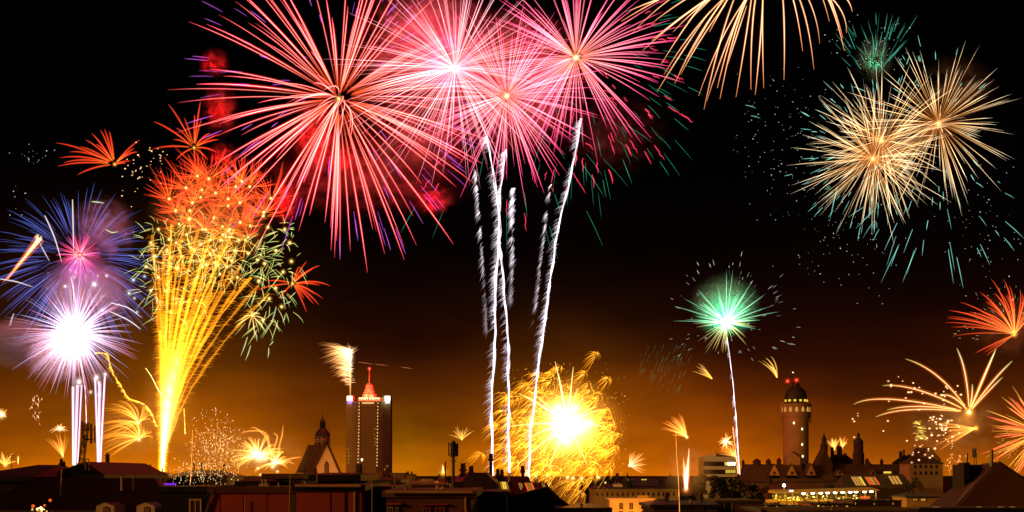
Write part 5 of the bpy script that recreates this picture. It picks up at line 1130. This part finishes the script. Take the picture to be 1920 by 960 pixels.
# ---- blue, pink and white cluster on the left
r, u, g = burst('firework_shell', 'large dark blue shell of thin hair-like streaks', 147, 490, 520)
it = []
shell(it, u, g, 168, 290, .36, ramp((0, (.04, .03, .14)), (.5, (.07, .09, .36)), (1, (.04, .08, .34))), lambda t: (.004, .006, .03), t0=.38, spread=(.8, 1.05), g=.16, segs=6)
parts(r, 'streak', it, 100); flash(r, r.location, 520, (.35, .16, 1), 9)
r, u, g = burst('firework_shell', 'small pink shell nested inside the large blue shell', 150, 478, 515)
it = []; shell(it, u, g, 47, 120, .45, ramp((0, (.8, .25, .25)), (.5, (.75, .06, .16)), (1, (.6, .03, .16))), lambda t: (.05, .0, .01), t0=.12, spread=(.8, 1.05), g=.04, segs=4); parts(r, 'streak', it, 100)
core(r, u, 5, (1, .4, .2), 1.3); flash(r, r.location, 515, (1, .12, .25), 10)
r, u, g = burst('firework_shell', 'blinding white shell with pink and blue streaks above two white columns', 140, 625, 500)
it = []
shell(it, u, g, 122, 190, .40, ramp((0, (1.4, 1.2, 1.3)), (.45, (.8, .45, .6)), (1, (.55, .10, .16))), lambda t: (.03, .01, .02), t0=.05, spread=(.6, 1.1), g=.09, segs=6)
shell(it, u, g, 114, 170, .40, ramp((0, (1.4, 1.25, 1.4)), (.45, (.6, .55, .8)), (1, (.22, .25, .5))), lambda t: (.012, .012, .03), t0=.05, spread=(.6, 1.15), g=.09, segs=6)
shell(it, u, g, 60, 110, .7, lambda t: (.8, .62, .75), None, t0=.05, spread=(.6, 1.1), g=.05, segs=3)
parts(r, 'streak', it, 100)
core(r, u, 56, (1, .62, .80), .7); core(r, u, 30, (1, .9, 1), 1.2, name='hot_core')
flash(r, r.location, 500, (1, .42, .50), 70)
mb = MB()
for (x, y, q, k) in [(148, 716, 15, 1), (181, 708, 13, 1), (197, 702, 10, .8), (186, 718, 9, .9), (170, 735, 7, .8), (186, 740, 8, .8)]:
    glowball(mb, P(x, y, 500) - r.location, q * u, (1, .75, .72), k * .9, 5, (1, 1, 1.1))
mb.build('lower_glow', GLOW, r, Vector((0, 0, 0)))
smoke('pale mauve smoke drifting off the left edge', 34, 645, 530, 80, 54, .09, 51, 2.0, .30)
smoke('pink lit smoke hugging the blinding white shell', 108, 668, 505, 66, 56, .05, 52, 2.0, .30)
smoke('violet smoke between the blue shell and the white shell', 165, 545, 520, 95, 70, .035, 53, 2.3, .34)
smoke('dark violet smoke on the right shoulder of the blue shell', 195, 430, 525, 70, 70, .026, 54, 2.6, .42)
it = []
r, u, g = burst('strobe_stars', 'soft white strobe stars scattered below the pink shell', 180, 545, 480)
for (x, y, q, k) in [(122, 537, 9, 1), (177, 533, 12, 1.5), (200, 517, 7, 1), (250, 525, 8, 1), (271, 518, 7, .8), (242, 550, 9, 1), (252, 559, 7, .8), (192, 582, 8, .9), (257, 585, 6, .8), (131, 506, 5, .8), (142, 510, 7, .9),
                     (183, 517, 6, .5), (139, 520, 6, .7), (161, 517, 5, .4), (90, 512, 5, .25), (105, 548, 6, .25), (190, 555, 8, .25), (88, 540, 5, .2), (250, 435, 2.2, 1), (232, 446, 2, .8)]:
    mb = MB(); glowball(mb, P(x, y, 480 + g.uniform(-10, 10)) - r.location, q * u, (.8, .86, 1) if y > 515 else (1, .6, .4), k * .62, 5); it.append((q, mb))
parts(r, 'star', it)
for lab, c, pts in [('upright thin white comet line in the blue shell', (.7, .62, .6), [(136, 374), (137, 420), (138, 470)]), ('slanting white comet line left in the blue shell', (.8, .62, .55), [(84, 404), (102, 445), (116, 492)]),
               ('short white comet line beside the orange rocket', (.5, .42, .45), [(75, 457), (84, 474), (93, 490)]), ('white comet arc entering at the left edge', (.7, .6, .6), [(0, 523), (30, 528), (62, 538)]),
               ('white comet arc bending down right of the white shell', (.75, .7, .75), [(208, 568), (240, 577), (266, 596)]), ('lower white comet arc right of the white shell', (.75, .7, .75), [(206, 584), (240, 600), (265, 618)]),
               ('short white line above the white shell', (.6, .55, .6), [(133, 520), (138, 545), (142, 575)]), ('faint white line at the left above the mauve smoke', (.4, .36, .4), [(26, 588), (22, 598), (18, 612)]),
               ('short green-white line beside the blue shell top', (.5, .62, .3), [(172, 378), (184, 379), (196, 381)]), ('short green-white zigzag in the blue shell', (.5, .6, .3), [(198, 430), (210, 436), (222, 434)])]:
    q = [P(x, y, 490) for x, y in pts]; mb = MB(); o = q[1].copy(); streak(mb, spline([p - o for p in q], 4), .95 * 490 / F, lambda t: c, lambda t: mul(c, .08), 2, 1)
    ob = mb.build('comet_line', GLOW, None, Vector((0, 0, 0))); ob.location = o; tag(ob, lab, 'firework trail')
r, u, g = burst('rocket_flame', 'orange rocket flame flying up right at the left edge', 46, 484, 430)
a0, a1 = P(15, 522, 430) - r.location, P(75, 447, 430) - r.location
mb = MB(); streak(mb, [a0, a0 + (a1 - a0) * .33, a0 + (a1 - a0) * .66, a1], 3.4 * u, ramp((0, (1, .25, .03)), (.5, (1.2, .55, .14)), (1, (1.5, 1.0, .5))), lambda t: (.22, .03, .006), 2.3, 1, lambda t: .2 + 1.1 * t); mb.build('flame', GLOW, r, Vector((0, 0, 0)))
it = []
for i in range(60):
    p = a0 + (a1 - a0) * g.random(); L = g.uniform(6, 20); mb = MB(); v = (a0 - a1).normalized() * L * u + Vector((-.25 * L * u, g.uniform(-3, 3) * u, .12 * L * u)); streak(mb, [p, p + v * .5, p + v], 1.1 * u, ramp((0, (.4, .07, .015)), (1, (.10, .015, .004))), None); it.append((L, mb))
parts(r, 'spark', it, 100)
mb = MB()
for i in range(12): glowball(mb, a1 + Vector((g.uniform(-8, 4), g.uniform(-4, 4), g.uniform(-3, 6))) * u, g.uniform(2, 4.5) * u, (1, .7, .35), 1.0, 4)
mb.build('head', GLOW, r, Vector((0, 0, 0)))
def columns(label, d, lines, seed):
    r = empty('firework_column', P(*lines[0][-1], d), label, 'firework trail', 'white launch columns'); u = d / F; g = random.Random(seed)
    for (a, b) in lines:
        for k in range(3):
            dx, dy = g.uniform(-2.4, 2.4), g.uniform(-1, 1)
            q = [P(a[0] + (b[0] - a[0]) * t + dx * (1 - .6 * t), a[1] + (b[1] - a[1]) * t, d + dy) - r.location for t in (0, .25, .5, .75, 1)]
            mb = MB(); streak(mb, q, g.uniform(.9, 1.7) * u, lambda t: (.85, .62, .80), lambda t: (.06, .035, .09), 1.8, g.uniform(.4, 1), lambda t: 1); mb.build('strand', GLOW, r, Vector((0, 0, 0)))
columns('left white launch column behind the dark gable and lattice mast', 300, [((138, 725), (138, 872)), ((146, 722), (141, 874)), ((154, 722), (146, 868))], 1)
columns('right white launch column just right of the lattice mast', 300, [((177, 708), (184, 890)), ((187, 720), (184, 890)), ((197, 706), (187, 892))], 2)
trail('thin pink trail behind the top of the lattice mast', 300, [(159, 722), (161, 760), (162, 795)], .7, 0, 12, cc=(.7, .4, .45), wob=.2, period=80)
trail('curling golden trail sinking from the white shell', 460, [(178, 662), (200, 664), (206, 684), (214, 704), (228, 726), (240, 746), (256, 752)], 1.6, 260, 13, cc=(.55, .26, .02), ch=(.5, .22, .02), hv=(-5, -3), wob=1.4)
trail('lower end of the curling golden trail by the fountain', 460, [(256, 752), (272, 760), (284, 776), (294, 800)], 2.0, 200, 14, cc=(.55, .26, .04), ch=(.5, .22, .02), hv=(-6, -2), wob=1.2)

# ---- tall golden fountain with its crown of red and green stars
r, u, g = burst('firework_fountain', 'tall golden fountain fanning out into a red and green star crown', 304, 900, 320)
ends = []
def star(mb_c, x, y, Rr, n, rw, cf, hf, w, up, seed, t0=.1, zz=0):
    q = random.Random(seed); dep = 320 + q.uniform(-22, 22); c = P(x, y, dep) - r.location; mb = MB()
    for i in range(n):
        a = q.uniform(-math.pi, math.pi) if not up else rad(q.uniform(-105, 95)); L = Rr * q.uniform(.55, 1.05) * u; dy = q.uniform(-.6, .6); pts = []
        for j in range(6):
            t = t0 + (1 - t0) * j / 5; pts.append(c + Vector((math.sin(a) * L * t * (1.3 - .3 * t) + w[0] * L * t * t, dy * L * t, math.cos(a) * L * t * (1.3 - .3 * t) + w[1] * L * t * t)))
        streak(mb, pts, rw * u, cf, hf, 2.2, q.uniform(.6, 1.15))
    glowball(mb, c, 7 * u, (1, .5, .08), 1.5, 5); glowball(mb, c, 3 * u, (1, .8, .4), 2.5, 3)
    mb.build('star_burst', GLOW, r, Vector((0, 0, 0)))
redc = ramp((0, (.95, .16, .015)), (.35, (.95, .05, .010)), (1, (.72, .03, .01)))
for i, (x, y) in enumerate([(317, 373), (343, 352), (362, 380), (384, 356), (398, 408), (423, 386), (432, 373), (457, 340), (489, 398), (448, 417), (475, 423), (377, 370), (502, 372), (330, 395), (410, 362), (440, 350), (365, 330), (395, 335), (340, 420), (375, 430), (415, 440), (455, 380), (470, 350), (350, 395), (465, 445), (500, 405)]):
    star(None, x + 6 * math.sin(i * 1.7), y, 58 + 16 * math.sin(i * 2.3), 24, .5, redc, lambda t: (.06, .004, .001), (-.12, .10), True, 100 + i, .12)
grn = ramp((0, (.85, .5, .08)), (.45, (.75, .75, .26)), (1, (.16, .48, .08)))
for i, (x, y) in enumerate([(317, 449), (311, 469), (361, 464), (375, 458), (392, 477), (390, 497), (402, 493), (413, 450), (437, 489), (445, 450), (465, 475), (485, 487), (493, 494), (334, 502), (414, 514), (482, 527), (321, 585), (369, 564),
                            (470, 590), (357, 411), (386, 430), (500, 426), (300, 430), (290, 480), (295, 520), (520, 470), (515, 540), (530, 510), (420, 425), (310, 545), (505, 560), (285, 455), (540, 455), (535, 430), (548, 490), (525, 575), (495, 600), (275, 500), (280, 545)]):
    star(None, x + 3 * math.sin(i * 2.2), y, 46 + 9 * math.sin(i * 1.3), 10, .5, grn, lambda t: (.02, .03, .004), (-.18, -.25), False, 200 + i, .38)
for i, (x, y) in enumerate([(365, 470), (350, 440), (330, 455), (400, 470), (440, 470), (380, 500), (425, 500), (460, 450), (340, 480), (320, 500), (370, 520), (410, 480), (395, 450), (445, 520), (430, 430), (355, 410)]):
    star(None, x, y, 40, 16, .5, ramp((0, (1, .42, .04)), (1, (.8, .2, .015))), None, (0, -.1), False, 300 + i, .1)
ends = [(297, 500), (306, 470), (318, 460), (330, 500), (345, 480), (362, 470), (376, 500), (392, 490), (405, 520), (415, 530), (432, 510), (450, 500), (470, 520), (485, 535), (505, 550), (312, 590), (335, 580), (356, 560), (380, 560), (285, 440), (345, 420), (400, 430), (440, 430), (300, 620), (324, 640), (345, 640), (368, 620), (395, 590), (301, 540), (313, 520), (326, 540), (340, 560), (352, 520), (366, 520), (384, 530), (398, 550), (420, 545), (440, 545), (308, 660), (318, 680), (334, 680), (350, 600), (322, 420), (372, 430), (425, 460)]
for i, (ex, ey) in enumerate(ends):
    dep = 320 + g.uniform(-20, 20); q = []; pw = g.uniform(1.6, 2.1)
    for j in range(25):
        t = j / 24; q.append(P(304 + (t * 5) + (ex - 309) * t ** pw + .8 * math.sin(j * 1.9 + i), 898 + (ey - 898) * t, 320 + (dep - 320) * t) - r.location)
    k = g.uniform(.45, 1.0); mb = MB(); m = 24
    mb.tube(q, [(1.9 + .9 * math.sin(j * .9 + i)) * u * 1.15 for j in range(25)], [mul(mixc((1.0, .52, .10), (.56, .185, .007), min(1, j / 11)), k) for j in range(25)], 5)
    for h in range(230):
        f = g.random(); jn = min(23, int(f * 24)); p = q[jn] + (q[jn + 1] - q[jn]) * g.random(); L = g.uniform(5, 13) * u * (1.3 if f > .3 else .8); sd = -1 if g.random() < .65 else 1
        c = mul((.56, .165, .004), k * g.uniform(.3, 1))
        mb.tube([p, p + Vector((sd * L * .6, 0, .05 * L)), p + Vector((sd * L, g.uniform(-2, 2) * u, -.2 * L))], [.6 * u, .5 * u, .2 * u], [c, mul(c, .8), mul(c, .2)], 3)
    mb.build('gold_stream', GLOW, r, Vector((0, 0, 0)))
mb = MB()
for (x, y, w, k) in [(304, 890, 5, 1), (305, 865, 7, 1.2), (307, 840, 9, 1.3), (309, 812, 12, 1.5), (311, 785, 14, 1.5), (314, 758, 16, 1.4), (318, 732, 19, 1.0), (324, 706, 20, .55), (332, 680, 20, .3)]:
    glowball(mb, P(x, y, 318) - r.location, w * 1.25 * u, (1, .72, .26), k * .8, 6, (1, 1, 2.0))
mb.build('white_base', GLOW, r, Vector((0, 0, 0)))
flash(r, P(312, 780, 316), 320, (1, .42, .04), 400)
def arms(name, label, d, c, ends, rw, cf, hf, sag=.1, core_r=6, core_c=(1, .36, .05), core_k=1.2, wind=0, t0=1):
    r, u, g = burst(name, label, c[0], c[1], d)
    for (x, y) in ends:
        e = P(x, y, d + g.uniform(-10, 10)) - r.location
        mb = MB(); streak(mb, bez(Vector((0, 0, 0)), e * .6 + Vector((wind * e.length, 0, sag * e.length)), e, 10)[t0:], rw * u, cf, hf, 2.2, g.uniform(.75, 1.1)); mb.build('streak', GLOW, r, Vector((0, 0, 0)))
    if core_r: core(r, u, core_r, core_c, core_k)
arms('firework_spray', 'lone orange-red spray above the blue shell', 330, (215, 308), [(105, 268), (112, 296), (108, 312), (130, 285), (145, 328), (150, 275), (160, 262), (172, 250), (188, 243), (196, 242), (205, 246), (120, 305), (262, 262), (252, 278), (240, 290), (258, 285), (236, 306), (245, 302), (180, 270)], .95, redc, rdh)
arms('firework_spray', 'small orange-red spray on top of the red star crown', 330, (364, 277), [(285, 280), (288, 228), (315, 195), (330, 240), (345, 220), (365, 215), (378, 222), (395, 250), (410, 262), (405, 285), (330, 300), (366, 310), (390, 300), (325, 262), (376, 190), (413, 252)], .9, redc, rdh)
arms('firework_spray', 'red spray at the right end of the star crown', 325, (549, 532), [(500, 528), (480, 545), (575, 490), (570, 510), (600, 498), (585, 505), (619, 536), (600, 535), (606, 560), (598, 572), (588, 570), (575, 586), (570, 560), (560, 500), (524, 560), (590, 552)], .95, redc, rdh)
arms('firework_spray', 'small orange spray with hanging green tips under the star crown', 325, (473, 592), [(452, 600), (465, 620), (478, 635), (490, 615), (500, 625), (440, 615), (497, 600), (488, 590)], .85, grn, orh)
r, u, g = burst('falling_embers', 'green-white embers falling right of the golden fountain', 480, 640, 325)
for (x0, y0, x1, y1) in [(464, 632, 451, 668), (470, 648, 460, 676), (504, 652, 502, 672), (518, 575, 508, 608), (528, 545, 535, 580), (535, 590, 530, 605), (515, 600, 524, 622), (478, 620, 482, 640), (545, 565, 534, 570), (512, 640, 505, 648)]:
    a0, a1 = P(x0, y0, 325) - r.location, P(x1, y1, 325) - r.location; mb = MB(); streak(mb, [a0, (a0 + a1) / 2 + Vector((.8 * u, 0, 0)), a1], .8 * u, lambda t: (.5, .6, .32), lambda t: (.02, .04, .01)); mb.build('ember', GLOW, r, Vector((0, 0, 0)))
cloud('spark_cloud', 'orange spark dots left of the red star crown', [(238, 262, 322, 345, 3), (228, 300, 262, 410, 1)], 330, 44, (.95, .5, .2), 1.3, 15)
trail('single pale comet curling off the golden fountain stem', 318, [(273, 690), (284, 706), (294, 726), (303, 742)], .9, 20, 16, cc=(.9, .62, .2), ch=(.5, .3, .05), hv=(-1, -2), wob=.2, period=100)
trail('short amber comet right of the golden fountain stem', 318, [(345, 766), (346, 790), (347, 814)], 1.0, 10, 17, cc=(.75, .33, .04), ch=(.5, .2, .02), hv=(1, -3), wob=.2, period=100)

# ---- low orange displays on the left
for nm, lab, x, y, d, Rr, n, w in [('firework_willow', 'upper weeping orange willow beside the golden fountain', 259, 792, 340, 62, 42, (-.42, -.1)), ('firework_willow', 'lower weeping orange willow close to the far roof', 260, 823, 335, 62, 46, (-.5, -.25))]:
    r, u, g = burst(nm, lab, x, y, d); it = []
    for i in range(n):
        a = rad(g.uniform(-120, 70)); L = Rr * g.uniform(.45, 1.0) * u; dy = g.uniform(-.5, .5); pts = []
        for j in range(9):
            t = .08 + .92 * j / 8; pts.append(Vector((math.sin(a) * L * t * (1.4 - .4 * t) + w[0] * L * t * t, dy * L * t, math.cos(a) * L * t * (1.4 - .4 * t) + (w[1] - .2) * L * t * t)))
        mb = MB(); streak(mb, pts, .75 * u, ramp((0, (1, .5, .08)), (.5, (.85, .34, .03)), (1, (.5, .16, .01))), lambda t: (.05, .013, .001), 2.2, g.uniform(.4, 1.0)); it.append((L, mb))
    parts(r, 'streak', it); core(r, u, 9, (1, .65, .18), 1.7); flash(r, r.location, d, (1, .5, .08), .8)
r, u, g = burst('firework_burst', 'bright double-hearted gold burst left of the church', 490, 858, 380)
it = []
for c, n, Rr in [((484, 855), 56, 58), ((515, 868), 30, 40)]:
    o = P(*c, 380) - r.location
    for i in range(n):
        a = rad(g.uniform(-115, 100)); L = Rr * g.uniform(.4, 1.0) * u; dy = g.uniform(-.6, .6); pts = []
        for j in range(7):
            t = .08 + .92 * j / 6; pts.append(o + Vector((math.sin(a) * L * t * (1.4 - .4 * t), dy * L * t, math.cos(a) * L * t * (1.4 - .4 * t) - .28 * L * t * t)))
        mb = MB(); streak(mb, pts, .95 * u, ramp((0, (1.2, .8, .3)), (.5, (1, .5, .1)), (1, (.7, .28, .03))), lambda t: (.07, .02, .002), 2.2, g.uniform(.5, 1.1)); it.append((L, mb))
for (pts) in [[(510, 868), (500, 815), (470, 808), (452, 813)], [(505, 850), (500, 822), (480, 803), (470, 803)], [(520, 860), (524, 835), (529, 815), (531, 797)], [(515, 868), (535, 862), (555, 858), (565, 857)], [(510, 850), (520, 820), (512, 812)]]:
    q = spline([P(x, y, 380) - r.location for x, y in pts], 6); mb = MB(); streak(mb, q, 1.2 * u, lambda t: mul((.85, .36, .07), 1 - .4 * t), orh, 2.2); it.append((99, mb))
parts(r, 'streak', it, 100)
mb = MB()
for (x, y, q, k) in [(480, 850, 13, 1.4), (487, 857, 17, 1.6), (498, 860, 9, .9), (515, 868, 10, 1.5), (511, 875, 7, 1), (483, 878, 5, .7), (488, 890, 4, .7), (520, 884, 5, .7)]:
    glowball(mb, P(x, y, 380) - r.location, q * 1.3 * u, (1, .72, .28), k, 6)
mb.build('white_heart', GLOW, r, Vector((0, 0, 0)))
flash(r, P(490, 858, 376), 380, (1, .42, .03), 22)
cloud('spark_cloud', 'dense cloud of cream sparks in front of the dark left roofs', [(318, 860, 450, 912, 2.2), (345, 800, 465, 880, 2), (360, 765, 445, 830, .7)], 150, 560, (.95, .60, .28), .72, 21, 2.2, 14)
cloud('spark_cloud', 'fine glittering amber mist of sparks above the long far roof', [(350, 805, 470, 890, 1)], 160, 170, (.6, .3, .06), .9, 22, 3.5, 14)
smoke('amber lit smoke around the glittering sparks', 420, 850, 385, 120, 60, .006, 61, 1.8, .30)
fan('comet_spray', 'small yellow star burst cut by the left edge', 2, 778, 420, 20, 100, 16, 16, 1.0, hot, orh, 0, (0, 0), 12, (1, .7, .2), 1.6)
cloud('spark_cloud', 'ragged pinkish confetti of sparks hanging left of the white column', [(56, 738, 80, 775, 1), (60, 765, 76, 800, .7)], 430, 46, (.75, .42, .2), .8, 29, 4, 8)
fan('comet_spray', 'little cream palm left of the white launch column', 112, 805, 420, 0, 95, 18, 24, .8, ramp((0, (1, .75, .4)), (1, (.7, .45, .12))), orh, .35, (0, 0), 8, (1, .7, .3), 1.2)
fan('comet_spray', 'orange fish-tail spray under the little cream palm', 118, 856, 420, -14, 26, 44, 18, .8, ramp((0, (.9, .42, .08)), (1, (.5, .2, .02))), orh, .0, (-.05, 0), 4, (1, .6, .2), .9)
fan('comet_spray', 'low yellow-green spray on the leftmost dark roof', 10, 872, 300, 0, 70, 30, 22, .8, yel, orh, .1, (0, 0), 8, (1, .6, .1), .9)
fan('comet_spray', 'pair of upright yellow sparks at the end of the leftmost roof', 34, 870, 260, 4, 12, 18, 4, .9, yel, None, 0, (0, 0), 2, (1, .5, .1), .8)
fan('comet_spray', 'bright orange ground spark beside the antennas in the middle', 831, 886, 300, -4, 8, 22, 4, 1.1, hot, orh, 0, (0, 0), 12, (1, .5, .05), .8)
print('fireworks', len(bpy.data.objects))

# ---- smoke drifting round the low displays, lit by them and by added lamps
smoke('amber smoke around the stem of the tall golden fountain', 318, 740, 330, 62, 150, .0012, 71, 3.0, .36)
smoke('orange smoke inside the red star crown', 395, 410, 335, 130, 110, .007, 72, 3.2, .40); lamp('smoke_fill', P(400, 400, 322), (1, .06, .006), 40 * 4 * math.pi * (30 * 322 / F) ** 2, None, 3)
smoke('orange smoke around the weeping willows', 245, 805, 350, 90, 70, .008, 73, 3.0, .38); lamp('smoke_fill', P(250, 805, 338), (1, .34, .03), 24 * 4 * math.pi * (30 * 338 / F) ** 2, None, 3)
smoke('golden smoke around the bright double-hearted burst', 495, 850, 392, 100, 62, .008, 74, 3.0, .38)
smoke('wide golden smoke bank behind the huge golden explosion', 1050, 820, 400, 190, 110, .0006, 75, 2.6, .38)
smoke('red-orange smoke over the ground fountain', 1290, 880, 412, 60, 62, .010, 76, 2.8, .36)
smoke('brown smoke under the long-armed comet', 1790, 800, 455, 130, 75, .006, 77, 3.0, .42); lamp('smoke_fill', P(1812, 790, 448), (1, .32, .03), 16 * 4 * math.pi * (30 * 448 / F) ** 2, None, 3)
smoke('rusty smoke behind the red palm at the edge', 1890, 610, 480, 75, 75, .007, 78, 3.0, .42); lamp('smoke_fill', P(1896, 615, 470), (1, .06, .01), 12 * 4 * math.pi * (30 * 470 / F) ** 2, None, 3)
smoke('dim dark red smoke bank drifting under the pink shells', 690, 330, 660, 230, 85, .0022, 79, 3.6, .46)
smoke('thin dark red smoke drifting right of the rightmost pink shell', 1150, 250, 640, 120, 90, .0022, 80, 3.4, .47)
lamp('smoke_fill', P(48, 640, 508), (1, .34, .60), 8 * 4 * math.pi * (30 * 524 / F) ** 2, None, 3)  # extra lamp added to lift the mauve smoke at the left edge
